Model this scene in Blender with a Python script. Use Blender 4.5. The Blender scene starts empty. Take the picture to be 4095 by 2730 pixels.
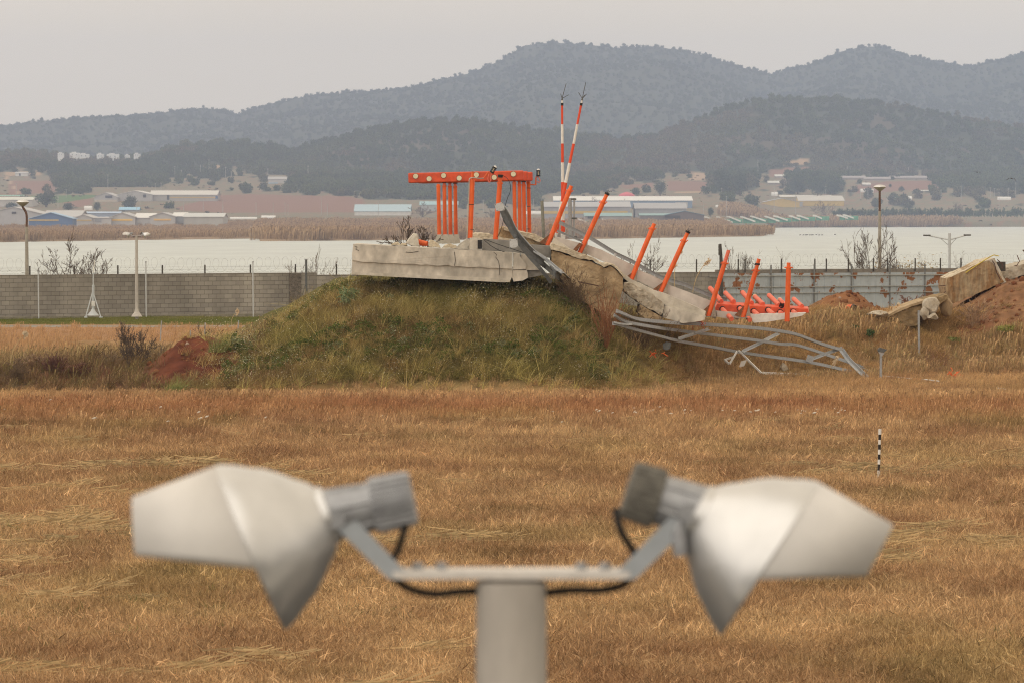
import bpy, bmesh, math, random
import numpy as np
from mathutils import Vector, Matrix, noise as mnoise
random.seed(7); RNG = np.random.default_rng(7)
C = bpy.context.scene.collection
sc = bpy.context.scene
# ---------------- camera ----------------
F, CX, CY, YH, EYE = 17062.0, 2047.5, 1365.0, 870.0, 4.3      # focal length in photo pixels, horizon row, eye height
PITCH = math.atan((CY - YH) / F)
cam = bpy.data.objects.new('camera', bpy.data.cameras.new('camera'))
C.objects.link(cam); sc.camera = cam
cam.location = (0, 0, EYE); cam.rotation_euler = (math.pi / 2 - PITCH, 0, 0)
cam.data.sensor_width = 36.0; cam.data.lens = 36.0 * F / 4095.0
cam.data.clip_start = 0.5; cam.data.clip_end = 30000
cam.data.dof.use_dof = True; cam.data.dof.focus_distance = 82.0; cam.data.dof.aperture_fstop = 10.5
cam.data.dof.aperture_blades = 0
# ---------------- overcast sky ----------------
SUN_EL, SUN_AZ = math.radians(36), math.radians(-35)
w = bpy.data.worlds.new('World'); sc.world = w; w.use_nodes = True
nt = w.node_tree; nt.nodes.clear()
def N(t, **k):
    n = nt.nodes.new(t)
    for a, b in k.items(): setattr(n, a, b)
    return n
sky = N('ShaderNodeTexSky', sky_type='NISHITA'); sky.sun_disc = False
sky.sun_elevation = SUN_EL; sky.sun_rotation = SUN_AZ; sky.dust_density = 4.0
tc = N('ShaderNodeTexCoord'); mp = N('ShaderNodeMapping'); mp.inputs['Scale'].default_value = (1, 1, 5)
nz = N('ShaderNodeTexNoise'); nz.inputs['Scale'].default_value = 2.2; nz.inputs['Detail'].default_value = 4
cl = N('ShaderNodeValToRGB')
cl.color_ramp.elements[0].position = .36; cl.color_ramp.elements[0].color = (10.7, 9.15, 6.95, 1)
cl.color_ramp.elements[1].position = .64; cl.color_ramp.elements[1].color = (11.6, 9.9, 7.55, 1)
mx = N('ShaderNodeMix', data_type='RGBA'); mx.inputs[0].default_value = 0.93
bg = N('ShaderNodeBackground'); bg.inputs[1].default_value = 0.1
out = N('ShaderNodeOutputWorld')
L = nt.links.new
L(tc.outputs['Generated'], mp.inputs[0]); L(mp.outputs[0], nz.inputs[0]); L(nz.outputs[0], cl.inputs[0])
L(sky.outputs[0], mx.inputs[6]); L(cl.outputs[0], mx.inputs[7]); L(mx.outputs[2], bg.inputs[0]); L(bg.outputs[0], out.inputs[0])
sun = bpy.data.objects.new('sun', bpy.data.lights.new('sun', 'SUN')); C.objects.link(sun)
sun.data.energy = 1.5; sun.data.angle = math.radians(115); sun.data.color = (1, .97, .93)
sun.rotation_euler = (math.pi / 2 - SUN_EL, 0, math.radians(-50))
sc.view_settings.view_transform = 'Standard'; sc.view_settings.look = 'None'
sc.view_settings.exposure = 0; sc.view_settings.gamma = 1
sc.render.engine = 'CYCLES'
cy = sc.cycles
cy.max_bounces = 6; cy.diffuse_bounces = 3; cy.glossy_bounces = 3; cy.transmission_bounces = 4; cy.transparent_max_bounces = 8; cy.volume_bounces = 2
cy.use_denoising = True; cy.filter_width = 1.1; cy.denoising_prefilter = 'NONE'
try: cy.denoiser = 'OPENIMAGEDENOISE'
except Exception: pass

# ---------------- photo pixel <-> place ----------------
cth, sth = math.cos(PITCH), math.sin(PITCH)
def ray(X, Y):
    a = (X - CX) / F; b = -(Y - CY) / F
    return np.array([a, cth + b * sth, -sth + b * cth])
def P(X, Y, D):
    d = ray(X, Y); return (d[0] / d[1] * D, D, EYE + d[2] / d[1] * D)
def zY(Y, D):                     # height seen on row Y at distance D
    d = ray(CX, Y); return EYE + d[2] / d[1] * D
def Zs(Y, D):
    b = -(np.asarray(Y, float) - CY) / F
    return EYE + (-sth + b * cth) / (cth + b * sth) * D
def Xof(x, y): return CX + F * cth * x / np.maximum(y, 1.0)
def Yof(y, z):
    k = (z - EYE) / np.maximum(y, 1.0)
    b = (k * cth + sth) / (cth - k * sth)
    return CY - b * F
# ---------------- smooth noise ----------------
def _h(i, j, s):
    n = (i * 374761393 + j * 668265263 + s * 974711) & 0xffffffff
    n = ((n ^ (n >> 13)) * 1274126177) & 0xffffffff
    return ((n ^ (n >> 16)) & 0xffff) / 65535.0
def vn(x, y, s=0):
    x = np.asarray(x, float); y = np.asarray(y, float)
    i = np.floor(x).astype(np.int64); j = np.floor(y).astype(np.int64)
    u = x - i; v = y - j; u = u * u * (3 - 2 * u); v = v * v * (3 - 2 * v)
    return ((_h(i, j, s) * (1 - u) + _h(i + 1, j, s) * u) * (1 - v) + (_h(i, j + 1, s) * (1 - u) + _h(i + 1, j + 1, s) * u) * v) * 2 - 1
def fbm(x, y, o=4, s=0):
    r = 0; a = 1
    for k in range(o): r = r + a * vn(x * 2 ** k + 17 * k, y * 2 ** k - 9 * k, s + k); a *= .5
    return r / 1.9
def ss(a, b, x): t = np.clip((x - a) / (b - a), 0, 1); return t * t * (3 - 2 * t)
def tab(t, X):
    a = np.array(t, float); return np.interp(X, a[:, 0], a[:, 1])
def inpoly(X, Y, poly):
    X = np.asarray(X, float); Y = np.asarray(Y, float); r = np.zeros(X.shape, bool); n = len(poly)
    for i in range(n):
        x1, y1 = poly[i]; x2, y2 = poly[(i + 1) % n]
        if y1 == y2: continue
        c = ((Y > y1) != (Y > y2)) & (X < (x2 - x1) * (Y - y1) / (y2 - y1) + x1); r ^= c
    return r
# ---------------- the lie of the land ----------------
BANK = [(-3000, 1470), (0, 1450), (400, 1440), (700, 1445), (900, 1415), (1000, 1368), (1060, 1322), (1150, 1274), (1230, 1218), (1330, 1162), (1450, 1124), (2050, 1108), (2150, 1124),
        (2250, 1165), (2350, 1218), (2450, 1262), (2600, 1285), (2850, 1282), (3000, 1280), (3190, 1264), (3300, 1240), (3600, 1255), (3780, 1224), (3850, 1192), (3930, 1152), (4000, 1112), (4095, 1082), (4500, 1010), (5200, 1100), (6500, 1450)]
TOE = [(0, 104.5), (700, 104), (950, 103.2), (2300, 103.2), (2600, 106), (2900, 112), (3300, 116), (3800, 119), (4500, 119)]
k_ = 4095 / 2352.0
YMID = [(-4000, 640), (-600, 610), (0, 600), (104, 592), (261, 609), (348, 627), (574, 618), (644, 583), (766, 560), (975, 554), (1114, 574), (1180, 590), (1240, 570), (1323, 540), (1567, 484), (1741, 467), (1915, 470), (2090, 496),
        (2263, 514), (2507, 536), (2612, 522), (2716, 487), (2855, 427), (2995, 383), (3186, 373), (3395, 380), (3656, 418), (3917, 461), (4095, 484), (4600, 540), (8000, 620)]
YFAR = [(a * k_, b * k_) for a, b in [(-2000, 330), (-300, 290), (0, 277), (100, 270), (200, 263), (330, 251), (430, 242), (510, 246), (540, 257), (600, 240), (700, 217), (800, 202), (900, 192), (1000, 175), (1080, 158), (1150, 130),
        (1200, 98), (1270, 90), (1350, 97), (1420, 104), (1500, 99), (1560, 107), (1620, 120), (1700, 140), (1770, 155), (1850, 137), (1920, 112), (1970, 102), (2030, 99), (2090, 122), (2150, 131), (2230, 141), (2300, 122), (2352, 108), (2500, 60), (3200, 180), (5000, 330)]]
def shore(X):
    return np.where(X < 1038, np.interp(X, [-6000, 0, 1038], [880, 904, 1064]), np.interp(X, [1038, 2400, 3000, 3062, 3075, 4200, 8000], [942, 1046, 1180, 1206, 2180, 2390, 2500]))
def terr(x, y):
    x = np.asarray(x, float); y = np.asarray(y, float); yy = np.maximum(y, 1.0); X = Xof(x, yy)
    z = .035 * fbm(x * .35, y * .35, 3, 3) * ss(20, 60, y)
    toe = tab(TOE, X); cr = toe + 6.4; Xc = X
    H = np.maximum(Zs(tab(BANK, Xc), cr), 0.05) - .22
    t = np.clip((y - toe) / (cr - toe), 0, 1)
    prof = np.sin(t * math.pi / 2) ** 1.25
    back = 1 - ss(133, 146, y)
    lump = (.16 * fbm(x * .9, y * .9, 4, 5) + .1 * fbm(x * .35 + 4, y * .5, 2, 9)) * np.clip(H, 0, 1.2)
    z = z + (H + lump) * prof * back
    z = z + .85 * np.exp(-((X - 765) / 150) ** 2 - ((y - 108.0) / 1.6) ** 2) * (1 + .3 * fbm(x * 1.3, y * 1.3, 4, 8)) + .3 * np.exp(-((X - 900) / 70) ** 2 - ((y - 107.6) / 1.2) ** 2) + .35 * np.exp(-((X - 330) / 130) ** 2 - ((y - 107.6) / 1.4) ** 2)
    z = z + .62 * np.exp(-((X - 3390) / 130) ** 2 - ((y - 128.5) / 2.6) ** 2) * (1 + .25 * fbm(x * 1.5, y * 1.5, 3, 2))
    z = z + (.07 * fbm(x * 2.6, y * 2.6, 3, 15) + .05 * np.abs(fbm(x * 4.3, y * 4.3, 2, 16))) * ss(104, 106, y) * (1 - ss(136, 140, y))
    z = z * (1 - ss(207, 216, y)) - 3.0 * ss(207, 216, y)
    # far land
    L_ = ss(-6, 6, y - shore(X))
    tip = ss(2880, 2960, X) * (1 - ss(3062, 3090, X)) * ss(1330, 1345, y) * (1 - ss(2120, 2140, y))
    L_ = L_ * (1 - tip)
    r = ss(2900, 3150, X)
    far = Zs(tab(YFAR, X), 6000.0) - 6; mid = Zs(tab(YMID, X), 3600.0) - 5
    nodes = [(850, -.6), (1500, -.35), (2000, 2.5 * (1 - r) - .55 * r), (2300, 7.7 * (1 - r) + .1 * r), (2600, 16.5 * (1 - r) + 10 * r), (2900, Zs(745, 2900)), (3200, np.maximum(Zs(690, 3200), 0)), (3600, mid), (4300, 30), (5200, far * .62 + 8), (6000, far), (6800, far * .6), (7600, far * .3)]
    b = np.full(X.shape, -.6)
    for (d0, z0), (d1, z1) in zip(nodes[:-1], nodes[1:]):
        m = (y >= d0) & (y < d1); u = (y - d0) / (d1 - d0)
        v = z0 + (z1 - z0) * u
        b = np.where(m, v, b)
    b = np.where(y >= 7600, far * .3, b)
    rough = fbm(x / 170, y / 260, 5, 11)
    b = b + rough * (ss(2300, 3300, y) * 7 + ss(4300, 5300, y) * 16) * np.where(np.abs(y - 6000) < 150, .35, 1) * np.where(np.abs(y - 3600) < 120, .35, 1)
    z = np.where(y > 500, -3.0 + (b + 3.0) * L_, z)
    return z
def T(x, y): return float(terr(np.array([x]), np.array([y]))[0])
def hit(X, Y, d0=30.0, d1=7000.0):
    d = np.exp(np.linspace(math.log(d0), math.log(d1), 4000))
    r = ray(X, Y); x = r[0] / r[1] * d; z = EYE + r[2] / r[1] * d
    g = terr(x, d); b = np.where(z <= g)[0]
    i = b[0] if len(b) else len(d) - 1
    return (float(x[i]), float(d[i]), float(g[i]))
# ---------------- material helpers ----------------
MATS = {}
def mat(name, col=(.5, .5, .5), rough=.8, var=.25, scale=3.0, col2=None, bump=0.0, bscale=None, metal=0.0, stretch=(1, 1, 1), detail=6, spec=.3, attr=None, inst=None, trans=0.0, mid=(.35, .65), coords='Object'):
    if name in MATS: return MATS[name]
    m = bpy.data.materials.new(name); m.use_nodes = True; nt = m.node_tree; nt.nodes.clear(); L = nt.links.new
    def N(t, **k):
        n = nt.nodes.new(t)
        for a, b in k.items(): setattr(n, a, b)
        return n
    o = N('ShaderNodeOutputMaterial'); b = N('ShaderNodeBsdfPrincipled'); L(b.outputs[0], o.inputs[0])
    b.inputs['Roughness'].default_value = rough; b.inputs['Metallic'].default_value = metal; b.inputs['Specular IOR Level'].default_value = spec
    tc = N('ShaderNodeTexCoord'); mp = N('ShaderNodeMapping'); mp.inputs['Scale'].default_value = stretch; L(tc.outputs[coords], mp.inputs[0])
    nz = N('ShaderNodeTexNoise'); nz.inputs['Scale'].default_value = scale; nz.inputs['Detail'].default_value = detail; nz.inputs['Roughness'].default_value = .62
    L(mp.outputs[0], nz.inputs[0])
    rp = N('ShaderNodeMapRange'); rp.inputs[1].default_value = mid[0]; rp.inputs[2].default_value = mid[1]; L(nz.outputs[0], rp.inputs[0])
    base = None
    if attr: a = N('ShaderNodeAttribute', attribute_name=attr); base = a.outputs['Color']
    if inst: a = N('ShaderNodeAttribute', attribute_name=inst, attribute_type='INSTANCER'); base = a.outputs['Color']
    if col2 is not None:
        mx = N('ShaderNodeMix', data_type='RGBA'); mx.inputs[6].default_value = (*col, 1); mx.inputs[7].default_value = (*col2, 1); L(rp.outputs[0], mx.inputs[0]); base = mx.outputs[2]
    if base is None:
        rg = N('ShaderNodeRGB'); rg.outputs[0].default_value = (*col, 1); base = rg.outputs[0]
    hs = N('ShaderNodeHueSaturation'); L(base, hs.inputs['Color'])
    nz2 = N('ShaderNodeTexNoise'); nz2.inputs['Scale'].default_value = scale * 2.7; nz2.inputs['Detail'].default_value = detail; L(mp.outputs[0], nz2.inputs[0])
    r2 = N('ShaderNodeMapRange'); r2.inputs[1].default_value = .3; r2.inputs[2].default_value = .7; r2.inputs[3].default_value = 1 - var; r2.inputs[4].default_value = 1 + var
    L(nz2.outputs[0], r2.inputs[0]); L(r2.outputs[0], hs.inputs['Value']); L(hs.outputs[0], b.inputs['Base Color'])
    if bump:
        bn = N('ShaderNodeTexNoise'); bn.inputs['Scale'].default_value = bscale or scale * 4; bn.inputs['Detail'].default_value = 6; L(mp.outputs[0], bn.inputs[0])
        bp = N('ShaderNodeBump'); bp.inputs['Strength'].default_value = min(1, bump); bp.inputs['Distance'].default_value = .02 if bump <= 1 else bump; L(bn.outputs[0], bp.inputs['Height']); L(bp.outputs[0], b.inputs['Normal'])
    if trans:
        tr = N('ShaderNodeBsdfTranslucent'); L(hs.outputs[0], tr.inputs[0]); ms = N('ShaderNodeMixShader'); ms.inputs[0].default_value = trans
        L(b.outputs[0], ms.inputs[1]); L(tr.outputs[0], ms.inputs[2]); L(ms.outputs[0], o.inputs[0])
    MATS[name] = m; m['bsdf'] = b.name
    return m
# ---------------- object helpers ----------------
def tag(o, label=None, cat=None, group=None, kind=None):
    if label: o['label'] = label
    if cat: o['category'] = cat
    if group: o['group'] = group
    if kind: o['kind'] = kind
    return o
def thing(name, loc, label, cat, group=None):
    o = bpy.data.objects.new(name, None); C.objects.link(o); o.location = loc; o.empty_display_size = .1
    return tag(o, label, cat, group)
class MB:
    def __init__(s): s.v = []; s.f = []; s.n = 0; s.col = None
    def add(s, v, f):
        v = np.asarray(v, float).reshape(-1, 3); s.v.append(v); s.f += [tuple(int(i) + s.n for i in q) for q in f]; s.n += len(v); return s
    def box(s, c, size, R=None):
        h = np.array(size, float) / 2
        v = np.array([[x, y, z] for x in (-1, 1) for y in (-1, 1) for z in (-1, 1)], float) * h
        if R is not None: v = v @ np.array(R, float).T
        return s.add(v + np.array(c, float), [(0, 1, 3, 2), (4, 6, 7, 5), (0, 4, 5, 1), (2, 3, 7, 6), (0, 2, 6, 4), (1, 5, 7, 3)])
    def tube(s, pts, r, seg=8, cap=True):
        pts = [np.array(p, float) for p in pts]; n = len(pts); rr = r if hasattr(r, '__len__') else [r] * n
        V = []; prev = None
        for i in range(n):
            t = pts[min(i + 1, n - 1)] - pts[max(i - 1, 0)]; t = t / (np.linalg.norm(t) + 1e-12)
            if prev is None:
                a = np.array([0, 0, 1.0]) if abs(t[2]) < .9 else np.array([1.0, 0, 0]); u = np.cross(t, a)
            else: u = prev - t * prev.dot(t)
            u /= np.linalg.norm(u) + 1e-12; prev = u; w_ = np.cross(t, u)
            for k in range(seg):
                a = 2 * math.pi * k / seg; V.append(pts[i] + rr[i] * (math.cos(a) * u + math.sin(a) * w_))
        Fc = [(i * seg + k, i * seg + (k + 1) % seg, (i + 1) * seg + (k + 1) % seg, (i + 1) * seg + k) for i in range(n - 1) for k in range(seg)]
        if cap: Fc += [tuple(range(seg))[::-1], tuple((n - 1) * seg + k for k in range(seg))]
        return s.add(V, Fc)
    def prism(s, front, back):
        n = len(front); Fc = [tuple(range(n)), tuple(range(2 * n - 1, n - 1, -1))] + [(i, i + n, (i + 1) % n + n, (i + 1) % n) for i in range(n)]
        return s.add(list(front) + list(back), Fc)
    def sweep(s, prof, pts):          # prof: closed 2-D outline (side, up) carried along pts
        pts = [np.array(p, float) for p in pts]; n = len(pts); m = len(prof); V = []
        for i in range(n):
            t = pts[min(i + 1, n - 1)] - pts[max(i - 1, 0)]; t /= np.linalg.norm(t) + 1e-12
            u = np.cross(t, [0, 0, 1.0]); u /= np.linalg.norm(u) + 1e-12; w_ = np.cross(u, t)
            for a, b in prof: V.append(pts[i] + a * u + b * w_)
        Fc = [(i * m + k, i * m + (k + 1) % m, (i + 1) * m + (k + 1) % m, (i + 1) * m + k) for i in range(n - 1) for k in range(m)]
        Fc += [tuple(range(m))[::-1], tuple((n - 1) * m + k for k in range(m))]
        return s.add(V, Fc)
    def build(s, name, m, parent=None, smooth=False, org=None):
        v = np.concatenate(s.v) if s.v else np.zeros((0, 3))
        if parent is not None: org = np.array(parent_loc(parent))
        elif org is None: org = np.zeros(3)
        me = bpy.data.meshes.new(name); me.from_pydata((v - np.array(org)).tolist(), [], s.f); me.update()
        if smooth: me.polygons.foreach_set('use_smooth', [True] * len(me.polygons))
        if m: me.materials.append(m)
        o = bpy.data.objects.new(name, me); C.objects.link(o)
        if parent is not None:
            o.parent = parent
        else: o.location = org
        bm = bmesh.new(); bm.from_mesh(me); bmesh.ops.recalc_face_normals(bm, faces=bm.faces); bm.to_mesh(me); bm.free()
        return o
def parent_loc(p):
    l = np.array(p.location, float)
    while p.parent: p = p.parent; l = l + np.array(p.location, float)
    return l
def smooth_auto(o, ang=40):
    me = o.data; me.polygons.foreach_set('use_smooth', [True] * len(me.polygons)); me.update()
    bm = bmesh.new(); bm.from_mesh(me)
    for e in bm.edges:
        if len(e.link_faces) == 2 and e.calc_face_angle(0) > math.radians(ang): e.smooth = False
    bm.to_mesh(me); bm.free(); return o
def copy_tree(o, parent=None):
    c = o.copy(); C.objects.link(c); c.parent = parent
    for ch in list(o.children): copy_tree(ch, c)
    return c
def raw_mesh(name, V, Q, m=None):
    me = bpy.data.meshes.new(name); V = np.asarray(V, np.float32); Q = np.asarray(Q, np.int32)
    me.vertices.add(len(V)); me.vertices.foreach_set('co', V.ravel())
    k = Q.shape[1]; me.loops.add(Q.size); me.loops.foreach_set('vertex_index', Q.ravel())
    me.polygons.add(len(Q)); me.polygons.foreach_set('loop_start', np.arange(0, Q.size, k, dtype=np.int32)); me.polygons.foreach_set('loop_total', np.full(len(Q), k, np.int32))
    me.update(calc_edges=True)
    if m: me.materials.append(m)
    return me
# ---------------- ground sheet ----------------
def land_colour(x, y):
    X = Xof(x, y); z = terr(x, y); Y = Yof(y, z); n = fbm(x * .6, y * .6, 4, 21); n2 = fbm(x * .12, y * .25, 3, 31)
    c = np.zeros(x.shape + (3,)); c[:] = (.30, .185, .09)
    def put(m, col, k=1.0):
        m = np.asarray(m, float)[..., None] * k; c[:] = c * (1 - m) + np.array(col) * m
    put(np.clip(n2 * 1.5 + .3, 0, 1), (.24, .13, .06))
    put(np.clip(n * 1.4 - .2, 0, 1), (.36, .24, .12), .6)
    toe = tab(TOE, X)
    bank = ss(0, 1.5, y - toe) * (1 - ss(140, 150, y))
    green = bank * ss(850, 1050, X) * (1 - ss(2450, 2750, X)); put(green, (.10, .095, .03)); put(green * np.clip(n * 2, 0, 1), (.17, .12, .05), .7)
    put(bank * (1 - ss(800, 1000, X)) * (1 - ss(112, 118, y)), (.12, .08, .045))
    put(bank * ss(2500, 2800, X), (.22, .13, .06))
    put(np.exp(-((X - 765) / 215) ** 4 - ((y - 107.0) / 2.9) ** 4), (.16, .052, .027)); put(np.exp(-((X - 765) / 215) ** 4 - ((y - 107.0) / 2.9) ** 4) * np.clip(n * 2.5, 0, 1), (.11, .035, .02)); put(np.exp(-((X - 330) / 190) ** 4 - ((y - 107) / 1.6) ** 4), (.17, .06, .035))
    put(np.clip(ss(3200, 3300, X) * (1 - ss(3560, 3640, X)) * ss(124, 127, y) * (1 - ss(133, 136, y)) * 1.0, 0, 1), (.24, .11, .05))
    put(ss(3740, 3860, X) * ss(119.5, 120.6, y) * (1 - ss(140, 145, y)), (.22, .115, .06))
    put(ss(3700, 3800, X) * np.exp(-((y - 122.3) / .8) ** 2) * np.clip(n * 3, 0, 1), (.22, .08, .04))
    near = (y > 146) & (y < 215); put(near, (.36, .21, .115)); put(near & (y > 170.5), (.13, .13, .045)); put(near & (y > 178.5), (.17, .14, .07)); put(near & (y > 166.6) & (y < 170.5), (.26, .24, .21))
    put((y > 215) & (y < 880), (.2, .18, .14)); put(1 - ss(30, 33.5, y), (.06, .058, .055))  # last: unseen dark ground near the camera, added to darken lamp shade undersides
    f = y > 860; put(f, (.30, .215, .135)); put(f & (n2 > .1), (.24, .17, .11), .5)
    f2 = y > 1900; put(f2 & (X > 0), (.185, .17, .11)); put(f2, (.195, .175, .115)); put(f2 & (n > .2), (.30, .15, .10), .5)
    forest = forest_mask(X, Y, y); put(forest, (.052, .062, .036)); put(forest & (y < 4000) & (fbm(x / 60, y / 90, 3, 41) > .25), (.12, .09, .06), .6)
    if True:
        for p in RED: put((y > 1900) & (y < 3500) & inpoly(X, Y, p), (.24, .135, .095))
        for p in TAN: put((y > 1900) & (y < 3500) & inpoly(X, Y, p), (.40, .28, .18))
        put((y > 1900) & (y < 3500) & inpoly(X, Y, [(130, 785), (378, 780), (376, 792), (250, 812), (130, 808)]), (.09, .16, .05))
    return c
RED = [[(36, 724), (217, 724), (220, 772), (36, 780)], [(250, 811), (375, 790), (376, 817), (310, 830)], [(702, 832), (893, 781), (1012, 778), (1400, 787), (1460, 802), (1440, 850), (893, 852), (744, 845)],
       [(3070, 680), (3236, 667), (3226, 697), (3083, 710)], [(3426, 743), (3541, 727), (3719, 724), (3760, 755), (3420, 775)], [(2483, 742), (2619, 731), (2614, 752), (2491, 757)], [(2674, 725), (2840, 728), (2840, 765), (2674, 765)], [(3560, 715), (3400, 745), (3460, 735)]]
TAN = [[(2767, 690), (2835, 693), (2831, 723), (2760, 722)], [(3125, 650), (3240, 630), (3234, 656), (3120, 664)], [(150, 880), (20, 690), (160, 684), (165, 702), (20, 706)], [(820, 664), (900, 660), (890, 676), (815, 674)], [(2700, 768), (2850, 764), (2850, 770), (2700, 774)]]
FB = [(-6000, 700), (0, 700), (30, 695), (200, 700), (230, 768), (640, 768), (680, 715), (1000, 690), (1060, 700), (1100, 755), (1300, 778), (1450, 782), (1480, 815), (2150, 818), (2230, 785), (2460, 782), (2480, 740), (2640, 728), (2660, 700), (2780, 700), (2850, 770), (3010, 778),
      (3020, 700), (3070, 676), (3140, 695), (3150, 772), (3370, 780), (3385, 706), (3700, 704), (3735, 780), (4095, 782), (8000, 800)]
def forest_mask(X, Y, D):
    m = (D > 2150) & ((Y < tab(FB, X) + 26 * vn(X / 45, D / 60, 5) + 14 * vn(X / 13, D / 25, 6) - 6) | ((vn(X / 34, D / 55, 8) > .55) & (Y < 835) & (X > 60)))
    m &= ~((X > 222) & (X < 568) & (Y < 655) & (Y > 600) & (D < 3480))
    for x0, x1, y0, y1 in ((365, 885, 750, 832), (-100, 900, 838, 925), (1400, 1840, 800, 885), (2165, 2830, 780, 900), (3030, 3385, 778, 850), (1065, 1155, 700, 752)): m &= ~((X > x0) & (X < x1) & (Y > y0) & (Y < y1) & (D < 3500))
    for p in RED + TAN: m &= ~((D < 3500) & inpoly(X, Y, p))
    return m
tt = np.concatenate([-np.geomspace(1.3, .17, 45), np.linspace(-.165, .165, 390), np.geomspace(.17, 1.3, 45)])
rr_ = np.concatenate([np.linspace(1.5, 30, 12), np.linspace(31.5, 94, 60), np.arange(95, 138, .17), np.arange(138.5, 222, 1.0), np.linspace(225, 880, 14), np.arange(888, 2300, 9), np.arange(2310, 3900, 11), np.arange(3925, 7600, 30)])
gx = np.clip(rr_[:, None] * tt[None, :], -2600, 2600); gy = np.repeat(rr_[:, None], len(tt), 1)
gz = terr(gx, gy); nr, nc = gx.shape
idx = np.arange(nr * nc).reshape(nr, nc)
Q = np.stack([idx[:-1, :-1], idx[:-1, 1:], idx[1:, 1:], idx[1:, :-1]], -1).reshape(-1, 4)
V = np.stack([gx, gy, gz], -1).reshape(-1, 3)
n0 = len(V); S_ = 2600
V = np.vstack([V, [[-S_, -800, 0], [S_, -800, 0], [S_, 1.5, 0], [-S_, 1.5, 0], [-S_, 7600, -3.4], [S_, 7600, -3.4], [S_, 1.5, -3.4], [-S_, 1.5, -3.4]]])
Q = np.vstack([Q, [[n0, n0 + 1, n0 + 2, n0 + 3], [n0 + 7, n0 + 6, n0 + 5, n0 + 4]]])
gcol = np.vstack([land_colour(gx, gy).reshape(-1, 3), np.tile([.06, .058, .055], (8, 1))])  # outer sheets get the same added dark tone, out of view
m_ground = mat('ground', attr='col', rough=.95, var=.28, scale=1.2, bump=.6, bscale=9, spec=.1)
me = raw_mesh('ground', V, Q, m_ground)
ca = me.color_attributes.new('col', 'FLOAT_COLOR', 'POINT'); ca.data.foreach_set('color', np.hstack([gcol, np.ones((len(gcol), 1))]).astype(np.float32).ravel())
me.polygons.foreach_set('use_smooth', [True] * len(me.polygons))
ground = bpy.data.objects.new('ground', me); C.objects.link(ground); tag(ground, kind='structure')
# ---------------- water ----------------
mw = bpy.data.materials.new('lake_water'); mw.use_nodes = True; nt = mw.node_tree; b = nt.nodes['Principled BSDF']; L = nt.links.new
b.inputs['Base Color'].default_value = (.40, .38, .34, 1); b.inputs['Roughness'].default_value = .42; b.inputs['Specular IOR Level'].default_value = .5
tc = nt.nodes.new('ShaderNodeTexCoord'); mp = nt.nodes.new('ShaderNodeMapping'); mp.inputs['Scale'].default_value = (1, .22, 1); L(tc.outputs['Object'], mp.inputs[0])
nz = nt.nodes.new('ShaderNodeTexNoise'); nz.inputs['Scale'].default_value = .55; nz.inputs['Detail'].default_value = 5; L(mp.outputs[0], nz.inputs[0])
bp = nt.nodes.new('ShaderNodeBump'); bp.inputs['Strength'].default_value = .5; bp.inputs['Distance'].default_value = .5; L(nz.outputs[0], bp.inputs['Height']); L(bp.outputs[0], b.inputs['Normal'])
n2 = nt.nodes.new('ShaderNodeTexNoise'); n2.inputs['Scale'].default_value = .12; n2.inputs['Detail'].default_value = 6; L(mp.outputs[0], n2.inputs[0])
cr = nt.nodes.new('ShaderNodeValToRGB'); cr.color_ramp.elements[0].position = .35; cr.color_ramp.elements[1].position = .65; cr.color_ramp.elements[0].color = (.41, .44, .42, 1); cr.color_ramp.elements[1].color = (.48, .515, .49, 1)
L(n2.outputs[0], cr.inputs[0]); L(cr.outputs[0], b.inputs['Base Color'])
o = MB().add([(-2500, 211, -1), (2500, 211, -1), (2500, 2700, -1), (-2500, 2700, -1)], [(0, 1, 2, 3)]).build('lake_water', mw); tag(o, kind='structure')
# ---------------- plants scattered by the thousand ----------------
def blades(n, h, spread, wdt, lean=.35, head=0, seed=0, curl=.35, segs=3):
    r = np.random.default_rng(seed); V = []; Q = []; A = []
    for i in range(n):
        a = r.uniform(0, 2 * math.pi); d = spread * math.sqrt(r.uniform()); x, y = d * math.cos(a), d * math.sin(a)
        hh = h * r.uniform(.45, 1.1); la = r.uniform(0, 2 * math.pi); lm = abs(r.normal(0, lean)); wa = r.uniform(0, math.pi); ww = wdt * r.uniform(.6, 1.3); bv = r.uniform(0, 1)
        lx, ly = lm * math.cos(la) + .18, lm * math.sin(la)
        n0 = len(V); dx, dy = math.cos(wa) * ww / 2, math.sin(wa) * ww / 2
        for s in range(segs + 1):
            t = s / segs; k = t + curl * t * t; q = (1 - .85 * t) if not head or i % head else (1 if s < segs else 2.8)
            px = x + lx * hh * k * .7; py = y + ly * hh * k * .7; pz = hh * (t - .25 * lm * t * t) - .02
            V += [(px - dx * q, py - dy * q, pz), (px + dx * q, py + dy * q, pz)]; A += [bv, bv]
        for s in range(segs): Q.append((n0 + 2 * s, n0 + 2 * s + 1, n0 + 2 * s + 3, n0 + 2 * s + 2))
    return np.array(V), np.array(Q), np.array(A)
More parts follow.
